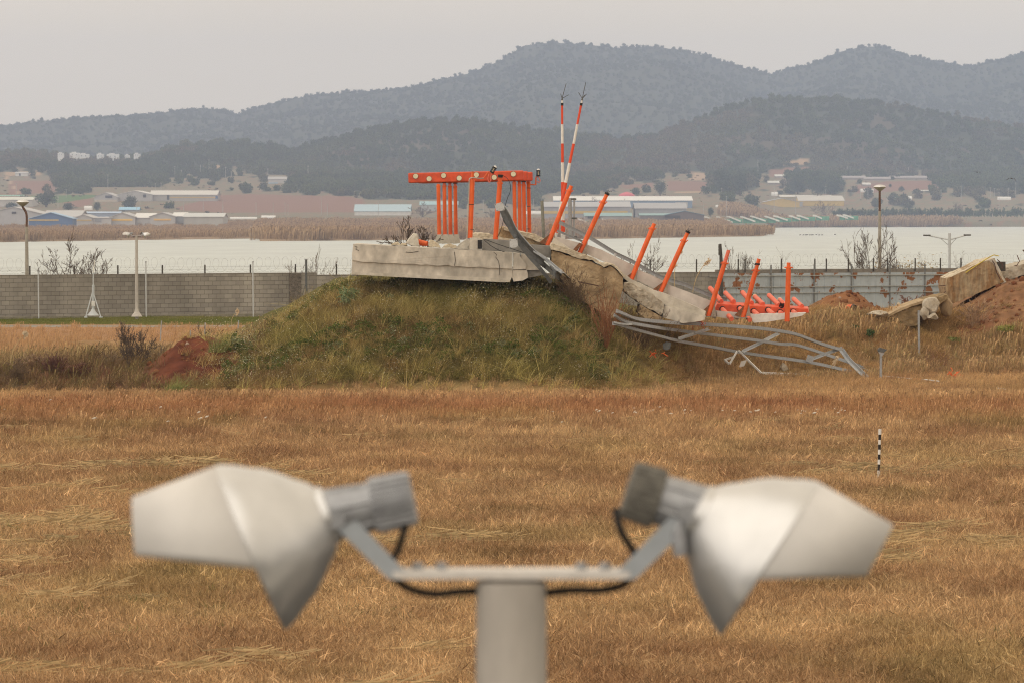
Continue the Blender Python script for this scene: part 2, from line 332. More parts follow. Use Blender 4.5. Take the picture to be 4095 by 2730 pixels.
def leafball(n, R, lw, seed=0, flat=.8, hollow=.25):
    r = np.random.default_rng(seed); V = []; Q = []; A = []
    cl = r.normal(0, 1, (max(5, n // 14), 3)); cl /= np.linalg.norm(cl, axis=1)[:, None]; cl *= r.uniform(hollow, 1, (len(cl), 1)) ** .5 * .72
    for i in range(n):
        c = cl[r.integers(len(cl))] + r.normal(0, .17, 3); c = c * R * np.array([1, 1, flat]); c[2] += R * flat
        u = r.normal(0, 1, 3); u /= np.linalg.norm(u); v = np.cross(u, r.normal(0, 1, 3)); v /= np.linalg.norm(v); s = lw * r.uniform(.5, 1.3); n0 = len(V)
        V += [c - u * s, c + v * s * .45, c + u * s, c - v * s * .45]; Q.append((n0, n0 + 1, n0 + 2, n0 + 3)); A += [r.uniform()] * 4
    return np.array(V), np.array(Q), np.array(A)
def proto(name, data, m):
    V, Q, A = data; me = raw_mesh(name, V, Q, m); a = me.attributes.new('bv', 'FLOAT', 'POINT'); a.data.foreach_set('value', A.astype(np.float32))
    return bpy.data.objects.new(name, me)
def plant_mat(name, spread=.45, trans=.25, rough=.75):
    m = bpy.data.materials.new(name); m.use_nodes = True; nt = m.node_tree; nt.nodes.clear(); L = nt.links.new; N = nt.nodes.new
    o = N('ShaderNodeOutputMaterial'); d = N('ShaderNodeBsdfDiffuse'); t = N('ShaderNodeBsdfTranslucent'); ms = N('ShaderNodeMixShader'); ms.inputs[0].default_value = trans
    a = N('ShaderNodeAttribute'); a.attribute_name = 'pc'; a.attribute_type = 'INSTANCER'
    v = N('ShaderNodeAttribute'); v.attribute_name = 'bv'
    r = N('ShaderNodeMapRange'); r.inputs[3].default_value = 1 - spread; r.inputs[4].default_value = 1 + spread; L(v.outputs['Fac'], r.inputs[0])
    h = N('ShaderNodeHueSaturation'); L(a.outputs['Color'], h.inputs['Color']); L(r.outputs[0], h.inputs['Value'])
    L(h.outputs[0], d.inputs[0]); L(h.outputs[0], t.inputs[0]); L(d.outputs[0], ms.inputs[1]); L(t.outputs[0], ms.inputs[2]); L(ms.outputs[0], o.inputs[0])
    return m
M_grass = plant_mat('dry_grass'); M_leaf = plant_mat('leafage', .5, .15)
def scatter(name, pts, scale, colr, protos, tilt=.15, rz=None, zsc=None):
    n = len(pts); me = bpy.data.meshes.new(name); me.vertices.add(n); me.vertices.foreach_set('co', np.asarray(pts, np.float32).ravel())
    def at(nm, ty, key, arr): a = me.attributes.new(nm, ty, 'POINT'); a.data.foreach_set(key, np.asarray(arr, np.float32 if ty != 'INT' else np.int32).ravel())
    s = np.asarray(scale, float); s3 = np.stack([s, s, s * (zsc if zsc is not None else 1)], 1)
    rot = np.stack([RNG.normal(0, tilt, n), RNG.normal(0, tilt, n), RNG.uniform(-.9, .9, n) if rz is None else rz], 1)
    at('scl', 'FLOAT_VECTOR', 'vector', s3); at('rot', 'FLOAT_VECTOR', 'vector', rot); at('vi', 'INT', 'value', RNG.integers(0, len(protos), n))
    at('pc', 'FLOAT_COLOR', 'color', np.hstack([np.clip(colr, .004, 1), np.ones((n, 1))]))
    ob = bpy.data.objects.new(name, me); C.objects.link(ob); tag(ob, kind='stuff')
    g = bpy.data.node_groups.new(name, 'GeometryNodeTree'); g.interface.new_socket('Geometry', in_out='INPUT', socket_type='NodeSocketGeometry'); g.interface.new_socket('Geometry', in_out='OUTPUT', socket_type='NodeSocketGeometry')
    N = g.nodes.new; L = g.links.new; gi = N('NodeGroupInput'); go = N('NodeGroupOutput'); ip = N('GeometryNodeInstanceOnPoints'); j = N('GeometryNodeJoinGeometry')
    for p in reversed(protos):
        oi = N('GeometryNodeObjectInfo'); oi.inputs['Object'].default_value = p; oi.inputs['As Instance'].default_value = True; L(oi.outputs['Geometry'], j.inputs[0])
    def na(nm, ty): q = N('GeometryNodeInputNamedAttribute'); q.data_type = ty; q.inputs['Name'].default_value = nm; return q.outputs['Attribute']
    ip.inputs['Pick Instance'].default_value = True
    L(gi.outputs[0], ip.inputs['Points']); L(j.outputs[0], ip.inputs['Instance']); L(na('vi', 'INT'), ip.inputs['Instance Index'])
    er = N('FunctionNodeEulerToRotation'); L(na('rot', 'FLOAT_VECTOR'), er.inputs[0]); L(er.outputs[0], ip.inputs['Rotation']); L(na('scl', 'FLOAT_VECTOR'), ip.inputs['Scale']); L(ip.outputs[0], go.inputs[0])
    md = ob.modifiers.new('scatter', 'NODES'); md.node_group = g
    return ob
def fan(n, d0, d1, X0=-1100, X1=5200, pw=2.0):
    """n points spread over the ground between two distances; the density per square metre falls off with distance"""
    u = RNG.uniform(0, 1, n); d = (d0 ** pw + u * (d1 ** pw - d0 ** pw)) ** (1 / pw); X = RNG.uniform(X0, X1, n)
    x = (X - CX) / F * d / cth; return x, d, X
def mixc(*cw):
    s = sum(w_ for c, w_ in cw); return sum(np.array(c)[None, :] * (w_ / s)[:, None] for c, w_ in cw)
def place(x, y, z=None):
    if z is None: z = terr(x, y)
    return np.stack([x, y, z], 1)
def field_colour(x, y, n):
    a = fbm(x * .25, y * .12, 4, 51); b = fbm(x * 1.1, y * .55, 4, 52); r = RNG.uniform(0, 1, n)
    band = np.clip(.5 + .75 * fbm(x * .09, y * .16, 3, 77) + .9 * b, 0, 1)
    dark = np.clip(3.2 * fbm(x * .5, y * .45, 4, 53) - .9, 0, 1)
    c = mixc(((.58, .40, .215), .15 + 1.2 * band), ((.375, .21, .112), .15 + 1.2 * (1 - band)), ((.20, .15, .06), 1.5 * dark), ((.34, .30, .10), .5 * np.clip(a * 3 - .6, 0, 1)), ((.74, .57, .34), .3 * (r > .78)))
    return c * .97 * (.70 + .60 * RNG.uniform(0, 1, (n, 1))) * (1 + .25 * b[:, None])
pg_short = [proto('short_tuft', blades(48, .07, .19, .0068, 1.0, seed=i), M_grass) for i in range(4)]
pg_long = [proto('long_tuft', blades(40, .34, .17, .0085, .30, head=4, seed=10 + i), M_grass) for i in range(4)]
pg_shag = [proto('shaggy_tuft', blades(48, .34, .22, .014, .75, seed=20 + i, curl=1.2), M_grass) for i in range(4)]
x, y, X = fan(70000, 34, 89, pw=1.35); scatter('mown_grass', place(x, y), RNG.uniform(.7, 1.5, len(x)) * (.9 + y / 140), field_colour(x, y, len(x)), pg_short, .22, rz=RNG.uniform(-3.1, 3.1, len(x)))
x, y, X = fan(30000, 80, 120, pw=1.2); toe = tab(TOE, X); k = (y < toe + 1.0) & (RNG.uniform(0, 1, len(x)) < ss(78, 92, y)); x, y, X = x[k], y[k], X[k]
c = field_colour(x, y, len(x)); pale = np.clip(1.6 * fbm(x * .3, y * .3, 3, 61) + ss(99, 104, y) * .7, 0, 1)[:, None]; redd = (1 - np.abs(y - 95) / 7).clip(0, 1)[:, None] * .55
c = c * (1 - pale * .6) + np.array([.60, .40, .20]) * pale * .6; c = c * (1 - redd) + np.array([.40, .175, .085]) * redd
scatter('tall_dry_grass', place(x, y), RNG.uniform(.5, 1.15, len(x)) * (.7 + .2 * ss(85, 98, y) - .35 * ss(99, 104, y)), c, pg_long, .12)
def litter(n, R, seed):
    r = np.random.default_rng(seed); V = []; Q = []; A = []
    for i in range(n):
        a = r.normal(0, .5); c = np.array([r.uniform(-R, R), r.uniform(-R * .5, R * .5), r.uniform(.02, .11)]); l = r.uniform(.07, .2); u = np.array([math.cos(a), math.sin(a), r.uniform(-.15, .3)]) * l; w_ = np.array([0, .1, 1.0]) * .0045; n0 = len(V); V += [c - u - w_, c - u + w_, c + u + w_, c + u - w_]; Q.append((n0, n0 + 1, n0 + 2, n0 + 3)); A += [r.uniform()] * 4
    return np.array(V), np.array(Q), np.array(A)
pls = [proto('straw_litter', litter(60, .35, 90 + i), M_grass) for i in range(3)]
x, y, X = fan(12000, 36, 90, pw=1.3); Yp = Yof(y, 0 * y); q = fbm(x * .16, y * .3, 4, 131) + .5 * np.exp(-((Yp - 2190) / 60) ** 2) + .5 * np.exp(-((X - 3350) / 300) ** 2 - ((Yp - 2270) / 80) ** 2); k = (q + RNG.normal(0, .25, len(q))) > .68; x, y = x[k], y[k]; n = len(x)
c = mixc(((.60, .45, .25), np.ones(n)), ((.46, .33, .17), RNG.uniform(0, 1.2, n)), ((.26, .22, .12), 1.0 * (RNG.uniform(0, 1, n) > .75))); scatter('straw_litter', place(x, y), RNG.uniform(.7, 1.3, n), c, pls, .08, rz=RNG.normal(0, .35, n))
x, y, X = fan(5000, 36, 92, pw=1.3); k = fbm(x * .3, y * .3, 4, 133) > .28; x, y = x[k], y[k]; n = len(x); c = mixc(((.20, .21, .07), np.ones(n)), ((.14, .11, .05), RNG.uniform(0, 1.2, n))); scatter('green_field_tufts', place(x, y), RNG.uniform(.8, 1.5, n), c, pg_short, .2)
# shaggy cover of the bank
x, y, X = fan(26000, 104, 124, 700, 4500, pw=1.0); toe = tab(TOE, X)
toe = toe; k = (y > toe - .3) & (y < toe + 9.5); k &= ~((np.abs(X - 765) < 205 + 50 * vn(y * 2, X / 40, 1)) & (y > 104.9) & (y < 109.8) & (RNG.uniform(0, 1, len(x)) > .07))
soil = (X > 3830 + 60 * vn(y, X / 60, 3)) & (y > 121.2 + .5 * vn(X / 50, y, 4)) | (X > 3220) & (X < 3600) & (y > 125); k &= ~(soil & (RNG.uniform(0, 1, len(x)) > .13 + .5 * (fbm(x * 1.2, y * 1.2, 3, 145) > .12)))
toe = toe[k]; x, y, X = x[k], y[k], X[k]; n = len(x); g1 = np.clip(.58 + 1.5 * fbm(x * .5, y * .8, 4, 71), 0, 1) * ss(930, 1230, X + 45 * (y - 106)) * (1 - ss(2380, 2900, X)); r = RNG.uniform(0, 1, n)
tn = ss(2300, 3000, X); up = ss(107.5, 110, y) * (1 - tn)
f5 = fbm(x * 1.1, y * 1.6, 3, 73); f6 = fbm(x * .35, y * .5, 3, 74)
c = mixc(((.25, .25, .06), g1 * 1.3), ((.50, .42, .17), (.15 + 1.1 * np.clip(f5 * 2.2, 0, 1) + .8 * (r > .75) + up * .5) * (1 - tn * .5)), ((.29, .195, .095), (.65 + 1.0 * np.clip(f6 * 2, 0, 1)) * (1 - tn * .6)), ((.10, .105, .03), .9 * np.clip(-f5 * 2.4, 0, 1) * (1 - tn)), ((.55, .36, .17), tn * 1.3 + .12),
          ((.30, .14, .065), (.25 + 1.1 * np.clip(fbm(x * .4, y, 3, 72) * 2, 0, 1)) * (1 - g1)), ((.16, .18, .05), 1.3 * tn * np.clip(fbm(x * .5, y * .8, 3, 75) * 3 - .5, 0, 1)))
c *= (.55 + .9 * RNG.uniform(0, 1, (n, 1)))
wreck = (X > 2380) & (X < 3560) & (y < toe + 3.0)
scatter('shaggy_bank_grass', place(x, y), RNG.uniform(.42, 1.05, n) * np.where(soil[k], .5, 1) * np.where(wreck, .55, 1), c, pg_shag, .32)
x, y, X = fan(9000, 105, 124, 2250, 4500, pw=1.0); toe = tab(TOE, X); k = ~((X > 3830) & (y > 121)) & (RNG.uniform(0, 1, len(x)) < ss(2250, 2850, X)) & (y > toe - 2.5) & (y < toe + 5.5) & (fbm(x * .5, y * .5, 3, 81) + .35 * (X < 3600) > .05); toe = toe[k]; x, y, X = x[k], y[k], X[k]; n = len(x); wreck = (X > 2380) & (X < 3560) & (y < toe + 3.0)
c = mixc(((.58, .41, .22), np.ones(n)), ((.34, .20, .11), RNG.uniform(0, 1.6, n)), ((.30, .28, .12), 1.2 * (RNG.uniform(0, 1, n) > .75))) * (.75 + .5 * RNG.uniform(0, 1, (n, 1)))
scatter('tall_tan_grass', place(x, y), RNG.uniform(.7, 1.6, n) * np.where(wreck, .5, 1), c, pg_long, .1)
# weeds on the left
pw_ = [proto('weed', (lambda d: (d[0], d[1], d[2]))(blades(34, .6, .2, .010, .45, head=3, seed=40 + i, curl=.2)), M_grass) for i in range(3)]
x, y, X = fan(3600, 104.6, 119, -700, 1050, pw=1.0); k = (fbm(x * .7, y * .5, 3, 91) > -.25) & ~((np.abs(X - 765) < 205 + 50 * vn(y * 2, X / 40, 1)) & (y > 105.1) & (y < 109.5) & (RNG.uniform(0, 1, len(x)) > .04)); x, y, X = x[k], y[k], X[k]; n = len(x); r = RNG.uniform(0, 1, n)
c = mixc(((.22, .145, .08), .4 + r), ((.22, .21, .07), .7 * (RNG.uniform(0, 1, n) > .65)), ((.55, .40, .21), .35 * (RNG.uniform(0, 1, n) > .7) + ss(109, 115, y) * 1.6), ((.15, .055, .04), .6 * np.clip(fbm(x * .5, y, 2, 92) * 2, 0, 1))) * (.7 + .6 * RNG.uniform(0, 1, (n, 1)))
scatter('dry_weeds', place(x, y), RNG.uniform(.35, .95, n), c, pw_, .15)
# leafy plants with pale flecks on the bank
pl_ = [proto('leafy', leafball(120, .22, .03, 50 + i, .8), M_leaf) for i in range(3)]
x, y, X = fan(2600, 104.8, 113, 900, 2420, pw=1.0); k = fbm(x * .4, y * .7, 3, 95) > .05; x, y, X = x[k], y[k], X[k]; n = len(x); r = RNG.uniform(0, 1, n)
c = mixc(((.10, .135, .035), 1 + 0 * r), ((.34, .35, .22), 1.0 * (r > .86)), ((.22, .17, .08), 1.2 * (r < .3))); scatter('creeping_leaves', place(x, y), RNG.uniform(.4, 1.1, n), c, pl_, .2)
psd = [proto('seed_heads', leafball(14, .3, .015, 150 + i, .9), M_leaf) for i in range(3)]
x, y, X = fan(620, 103.5, 110, 800, 2500, pw=1.0); toe = tab(TOE, X); k = (y > toe) & (fbm(x * .5, y, 3, 96) > -.15); x, y = x[k], y[k]; n = len(x); scatter('seed_heads', place(x, y, terr(x, y) + .12), RNG.uniform(.6, 1.3, n), mixc(((.56, .52, .38), np.ones(n)), ((.55, .48, .30), RNG.uniform(0, 1, n))), psd, .3)
plt_ = [proto('arching_tussock', blades(26, .5, .08, .014, .9, seed=160 + i, curl=1.5, segs=4), M_grass) for i in range(3)]
x, y, X = fan(480, 103.5, 112, 800, 2700, pw=1.0); toe = tab(TOE, X); k = (y > toe); x, y = x[k], y[k]; n = len(x); scatter('arching_tussocks', place(x, y), RNG.uniform(.5, 1.15, n), mixc(((.62, .50, .24), np.ones(n)), ((.42, .42, .12), RNG.uniform(0, 2, n)), ((.55, .30, .13), RNG.uniform(0, 1, n))), plt_, .3)
def clod(seed):
    r = np.random.default_rng(seed); bm = bmesh.new(); bmesh.ops.create_icosphere(bm, subdivisions=2, radius=.09)
    for v in bm.verts: v.co = v.co * float(r.uniform(.6, 1.2))
    V = np.array([v.co[:] for v in bm.verts]); Q = np.array([[v.index for v in f.verts] for f in bm.faces]); bm.free(); return V, Q, np.full(len(V), .5)
pcl = [proto('soil_clod', clod(170 + i), M_leaf) for i in range(3)]
x, y, X = fan(9000, 104, 134, 500, 4300, pw=1.0); zone = (np.exp(-((X - 765) / 215) ** 4 - ((y - 107.0) / 2.9) ** 4) > .4) | ((X > 3230) & (X < 3580) & (y > 125)) | ((X > 3880) & (y > 119.5)); k = zone & (RNG.uniform(0, 1, len(x)) < .75); x, y, X = x[k], y[k], X[k]; n = len(x)
c = mixc(((.20, .075, .035), np.ones(n)), ((.34, .17, .09), RNG.uniform(0, 1.2, n)), ((.10, .04, .025), RNG.uniform(0, 1, n)), ((.6, .5, .4), 2.0 * (RNG.uniform(0, 1, n) > .97))); scatter('soil_clods', place(x, y), RNG.uniform(.2, 1, n) ** 2 + .12, c, pcl, .8)
# the strip by the wall and the tan field behind
x, y, X = fan(13000, 115, 166, -700, 2100, pw=1.5); k = terr(x, y) < .35; x, y, X = x[k], y[k], X[k]; n = len(x); c = mixc(((.50, .32, .175), np.ones(n)), ((.36, .22, .115), RNG.uniform(0, 1, n))); scatter('far_dry_grass', place(x, y), RNG.uniform(.8, 1.6, n) * (.6 + .5 * (y < 135)), c, pg_short + pg_long[:1], .1)
x, y, X = fan(9000, 170.5, 184, -700, 2100, pw=1.5); n = len(x); c = mixc(((.16, .18, .045), np.ones(n)), ((.32, .27, .10), RNG.uniform(0, 1, n) * np.clip(fbm(x * .3, y * .5, 2, 4) * 2 + .6, 0, 1.5))); scatter('green_strip_grass', place(x, y), RNG.uniform(.7, 1.6, n), c, pg_short, .1)
# reeds beyond the water
pr_ = [proto('reed_clump', blades(90, 2.4, 2.6, .10, .12, head=2, seed=60 + i), M_grass) for i in range(4)]
x, y, X = fan(26000, 885, 1960, -700, 4600, pw=1.0); k = (terr(x, y) > -.95) & ((y < 1500) | (RNG.uniform(0, 1, len(x)) < .5)); x, y, X = x[k], y[k], X[k]; n = len(x); q = fbm(x / 30, y / 60, 3, 99)
edge = 1 - np.clip((y - shore(X)) / 60, 0, 1); sz = np.where(X < 1030, .45 + .35 * edge, .85 + .25 * edge)
c = mixc(((.42, .30, .18), np.ones(n)), ((.30, .20, .13), .8 + q), ((.20, .15, .11), .8 * np.clip(q * 3 - .6, 0, 1))); scatter('reed_bed', place(x, y), RNG.uniform(.7, 1.15, n) * sz, c, pr_, .05)
x, y, X = fan(5000, 2150, 2330, 2900, 4700, pw=1.0); k = (terr(x, y) > -.95); x, y, X = x[k], y[k], X[k]; n = len(x); c = mixc(((.42, .30, .18), np.ones(n)), ((.28, .19, .13), RNG.uniform(0, 1, n))); scatter('far_reed_bed', place(x, y), RNG.uniform(1.3, 2.0, n), c, pr_, .05)
# woods
pt_ = [proto('wood_tree', leafball(260, 4.6, 1.0, 70 + i, .85), M_leaf) for i in range(4)]
def wood(name, n, d0, d1, s0, s1, pw=1.0, lift=.0, cond=None, brown=.3):
    x, y, X = fan(n, d0, d1, -900, 5000, pw=pw); z = terr(x, y); Y = Yof(y, z); k = forest_mask(X, Y, y)
    if cond is not None: k &= cond(X, Y, y)
    x, y, z = x[k], y[k], z[k]; n = len(x); q = fbm(x / 90, y / 160, 4, 41); r = RNG.uniform(0, 1, n)
    c = mixc(((.052, .078, .034), np.ones(n)), ((.13, .15, .06), (.9 * r + 1.3 * np.clip(fbm(x / 60, y / 120, 3, 44) * 3, 0, 1)) * (y < 4000) + .3 * (y > 4000)), ((.22, .15, .11), 3.0 * brown * np.clip(q * 4 - .6, 0, 1)), ((.03, .04, .025), .8 * (r > .7)))
    scatter(name, place(x, y, z - 1), RNG.uniform(s0, s1, n), c, pt_, .1, zsc=RNG.uniform(.8, 1.35, n))
wood('hill_woods', 30000, 2200, 3900, .35, .85, brown=.5)
wood('ridge_woods', 26000, 3900, 6100, .34, .78, brown=.0)
x, y, X = fan(3800, 1960, 3300, -700, 4600, pw=1.0); z = terr(x, y); k = (z > -.9) & ~forest_mask(X, Yof(y, z), y) & (fbm(x / 25, y / 60, 3, 141) > .2)
for p in RED: k &= ~inpoly(X, Yof(y, z), p)
x, y, z = x[k], y[k], z[k]; n = len(x); c = mixc(((.19, .145, .11), np.ones(n)), ((.09, .10, .05), RNG.uniform(0, 1.2, n))); scatter('far_scrub', place(x, y, z - .5), RNG.uniform(.12, .36, n), c, pt_, .1, zsc=RNG.uniform(.35, .8, n))
# ================= materials =================
m_orange = mat('orange_paint', (.82, .14, .018), col2=(.66, .095, .02), rough=.42, var=.16, scale=3, spec=.4, stretch=(1, 1, .35), bump=.15)
m_orange2 = mat('beam_orange', (.76, .095, .024), col2=(.58, .07, .025), rough=.4, var=.18, scale=2.2, spec=.4)
m_salmon = mat('salmon_tube', (.74, .17, .10), rough=.5, var=.16, scale=9)
m_white = mat('white_paint', (.72, .70, .66), rough=.45, var=.10, scale=5)
m_cream = mat('cream_cap', (.74, .66, .46), rough=.5, var=.08)
m_black = mat('black_rubber', (.018, .016, .015), rough=.6, var=.2)
m_conc = mat('weathered_concrete', (.64, .585, .50), col2=(.42, .385, .33), rough=.9, var=.22, scale=1.9, bump=.5, bscale=14, stretch=(1, 1, .6))
m_concl = mat('pale_concrete', (.62, .57, .49), col2=(.46, .42, .35), rough=.9, var=.14, scale=2.0, bump=.6, bscale=16)
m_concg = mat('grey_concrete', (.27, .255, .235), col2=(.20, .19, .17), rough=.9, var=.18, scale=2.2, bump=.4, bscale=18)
m_shaded = mat('shaded_broken_concrete', (.30, .21, .11), col2=(.18, .12, .06), rough=.95, var=.3, scale=2.4, bump=1.0, bscale=18)  # ochre broken concrete, darkened to paint in the shade on the leaning slab
m_broken = mat('broken_concrete', (.52, .39, .24), col2=(.31, .215, .12), rough=.95, var=.22, scale=1.4, bump=1.0, bscale=22)
m_broklt = mat('fresh_break', (.62, .54, .41), col2=(.46, .38, .27), rough=.95, var=.2, scale=5, bump=1.0, bscale=30)
m_rust_c = mat('rust_stained_concrete', (.40, .315, .20), col2=(.24, .13, .055), rough=.92, var=.35, scale=2.2, bump=1.0, bscale=14, stretch=(1.8, 1, .45))
m_panel = mat('white_dirty_panel', (.60, .545, .50), col2=(.46, .41, .37), rough=.6, var=.10, scale=1.6, bump=.2)
m_galv = mat('galvanised_steel', (.36, .37, .38), rough=.5, var=.15, scale=8, metal=.25)
m_galvd = mat('dark_steel', (.115, .118, .115), rough=.55, var=.2, scale=6, metal=.25)
m_galvl = mat('bright_steel', (.52, .53, .53), rough=.5, var=.12, scale=8, metal=.1)
m_gusset = mat('gusset_steel', (.30, .245, .20), rough=.6, var=.2, scale=7)
m_gusbr = mat('rusty_gusset', (.20, .085, .04), rough=.75, var=.25, scale=9)
m_rebar = mat('rusty_rebar', (.10, .05, .035), rough=.85, var=.3, scale=12)
m_rock = mat('rubble_stone', (.53, .47, .38), col2=(.36, .30, .22), rough=.95, var=.2, scale=4, bump=1.0, bscale=20)
m_bark = mat('bare_bark', (.115, .085, .065), rough=.9, var=.3, scale=10)
m_barkp = mat('grey_bark', (.20, .165, .135), rough=.9, var=.3, scale=10)
m_pole = mat('concrete_pole', (.50, .47, .41), rough=.85, var=.12, scale=5)
m_post = mat('fence_post', (.07, .06, .05), rough=.8, var=.3)
m_wire = mat('wire', (.17, .16, .15), rough=.6)
# ================= foreground lamp post =================
U = 2558.0
m_lampw = mat('lamp_enamel', (.65, .645, .64), rough=.36, var=.07, scale=7, spec=.4, metal=.85)
m_visor = mat('visor_enamel', (.62, .595, .565), rough=.55, var=.05, scale=7)
m_alu = mat('cast_aluminium', (.34, .345, .36), rough=.42, var=.14, scale=16, metal=.45)
m_fins = mat('dirty_fins', (.16, .15, .13), rough=.7, var=.3, scale=22)
m_arm = mat('galvanised_arm', (.40, .43, .46), rough=.42, var=.08, scale=12, metal=.3)
m_plate = mat('top_plate', (.66, .62, .58), rough=.5, var=.08, scale=12)
m_postp = mat('spun_concrete_post', (.52, .48, .43), col2=(.43, .39, .35), rough=.7, var=.10, scale=9, stretch=(1, 1, .35))
def lq(X, Y, y=0.0): return np.array([(X - 2045) / U, y, (2290 - Y) / U])
def frame_of(d):
    d = d / np.linalg.norm(d); s = np.cross(d, [0, 0, 1.0]); s /= np.linalg.norm(s); return d, s, np.cross(s, d)
def revolve(c, d, prof, seg=48, a0=0, a1=360):
    d, s, u = frame_of(np.array(d, float)); V = []; Fc = []; full = (a1 - a0) >= 360; m = seg if full else seg + 1
    for t, r in prof:
        for k in range(m):
            a = math.radians(a0 + (a1 - a0) * k / seg); V.append(np.array(c) + d * t + r * (math.cos(a) * u + math.sin(a) * s))
    for i in range(len(prof) - 1):
        for k in range(seg): k2 = (k + 1) % m; Fc.append((i * m + k, i * m + k2, (i + 1) * m + k2, (i + 1) * m + k))
    return V, Fc
def shell(o, t=.002):
    md = o.modifiers.new('thickness', 'SOLIDIFY'); md.thickness = t; md.offset = 0; return o
def smooth_all(o): o.data.polygons.foreach_set('use_smooth', [True] * len(o.data.polygons)); return o
def twin_lamp(loc, label, group=None, pole_len=3.85):
    t = thing('twin_lamp_post', loc, label, 'lamp post', group)
    def B(mb, nm, m, par, sm=True):
        o = mb.build(nm, m, None); o.parent = par
        return smooth_auto(o, 45) if sm else o
    B(MB().tube([(.0, 0, -pole_len), (.0, 0, -.9), (.0, 0, -.013)], [.076, .060, .0545], 40), 'post', m_postp, t)
    mb = MB().box((0, 0, .0), (945 / U, .075, .0125)); B(mb, 'top_plate', m_plate, t)
    for s in (-1, 1):
        A = MB(); pz = [(-445, 3), (-480, 0), (-655, 190), (-640, 245), (-625, 250)]
        # bent flat bar
        pr = [(-420, -13), (-490, -16), (-715, 205), (-690, 262), (-655, 258), (-440, 32), (-420, 14)] if s < 0 else [(420, -13), (495, -16), (705, 190), (690, 250), (650, 250), (440, 32), (420, 14)]
        fr = [np.array([a / U, -.036, b / U]) for a, b in pr]; bk = [p + np.array([0, .005, 0]) for p in fr]
        A.prism(fr, bk); B(A, 'arm', m_arm, t, False)
        for bx in (280, 375):
            B(MB().tube([(s * bx / U, 0, .0), (s * bx / U, 0, 42 / U)], .009, 8), 'bolt', m_alu, t)
    # left lamp / right lamp: photo positions of rim centre, neck centre, housing ends, visor front
    specs = [(-1, (1005, 2185), (1300, 2060), [(1318, 2058), (1652, 1986)], (530, 2083), 352, (541, 2182), 196),
             (1, (3078, 2230), (2800, 2050), [(2778, 2040), (2508, 1952)], (3530, 2180), 360, (3479, 2268), 196)]
    for s, rc, nk, hs, vf, R, vb, vr in specs:
        c = lq(*rc); nn = lq(*nk); d = nn - c; Ln = np.linalg.norm(d); yaw = .05 if s < 0 else .085; d = d / Ln; d[1] = yaw
        prof = [(-8, R + 1), (0, R), (14, R - 2), (60, R - 24), (110, R - 56), (160, R - 82), (210, R - 122), (255, R - 166), (292, R - 196), (310, R - 214), (Ln * U, 118 if s < 0 else 122)]
        prof = [(a / U, b / U) for a, b in prof]
        mb = MB(); mb.add(*revolve(c, d, prof, 64)); sh = B(mb, 'shade', m_lampw, t); shell(sh, .0022)
        # rolled rim
        dd, sd, ud = frame_of(d); ring = [c + R / U * (math.cos(a) * ud + math.sin(a) * sd) for a in np.linspace(0, 2 * math.pi, 49)]
        B(MB().tube(ring, .0022, 8, cap=False), 'rim', m_lampw, sh)
        # visor: half cone carried forward from the rim
        fc = lq(*vf); V = []; n_ = 32; f_dir = (c - fc)
        v2 = lq(527, 1988) - lq(541, 2180) if s < 0 else lq(3577, 2089) - lq(3479, 2268)
        up2 = v2 / np.linalg.norm(v2); base2 = lq(*vb)
        for k in range(n_ + 1):
            a = math.radians(-100 + 200 * k / n_); V.append(c + (R + 2) / U * (math.cos(a) * ud + math.sin(a) * sd) - dd * .002)
        for k in range(n_ + 1):
            a = math.radians(-96 + 192 * k / n_); V.append(base2 + vr / U * (math.cos(a) * up2 + math.sin(a) * sd))
        mb = MB().add(V, [(k, k + 1, n_ + 2 + k, n_ + 1 + k) for k in range(n_)]); o = B(mb, 'visor', m_visor, sh); shell(o, .0016)
        # lamp glass behind the rim
        mb = MB(); mb.add(*revolve(c + dd * .05, d, [(0, 0.0001), (.0, .095)], 32)); B(mb, 'lens', mat('lamp_glass', (.22, .23, .23), rough=.15, var=.05), sh)
        h0, h1 = lq(*hs[0]), lq(*hs[1]); hd = h1 - h0; hL = np.linalg.norm(hd); hd = hd / hL
        mb = MB(); mb.add(*revolve(nn - d * .012, d, [(0, .118 / 2.558 * 1.06), (.02, .047), (.024, .040)], 40)); B(mb, 'collar', m_lampw, sh)
        r0 = 106 / U
        mb = MB(); mb.add(*revolve(h0 - hd * .018, hd, [(0, .001), (0, r0 * 1.0), (.012, r0 * 1.04), (.03, r0 * .98), (hL * .52, r0 * .93), (hL * .9, r0 * .93), (hL * .92, .001)], 40)); hb = B(mb, 'housing', m_alu, t)
        for an in (20, 75, 130, 200, 250, 310):       # cast ribs along the body
            _, s2, u2 = frame_of(hd); q = math.cos(math.radians(an)) * u2 + math.sin(math.radians(an)) * s2
            B(MB().tube([h0 + q * r0 * .98 + hd * .005, h0 + q * r0 * .9 + hd * hL * .5], .0042, 6), 'rib', m_alu, hb)
        V = []; n_ = 96; cap = MB(); rr = r0 * (1.04 if s < 0 else 1.12)
        for tI, q in ((.52, 1.0), (.56, 1.04), (.94, 1.0), (1.0, .93)):
            for k in range(n_):
                a = 2 * math.pi * k / n_; r = rr * q * (1.0 if (k // 2) % 2 else .90); _, s2, u2 = frame_of(hd); V.append(h0 + hd * hL * tI + r * (math.cos(a) * u2 + math.sin(a) * s2))
        Fc = [(i * n_ + k, i * n_ + (k + 1) % n_, (i + 1) * n_ + (k + 1) % n_, (i + 1) * n_ + k) for i in range(3) for k in range(n_)] + [tuple(range(n_)), tuple(3 * n_ + k for k in range(n_))]
        cap.add(V, Fc); B(cap, 'finned_cap', m_fins if s > 0 else m_alu, hb, False)
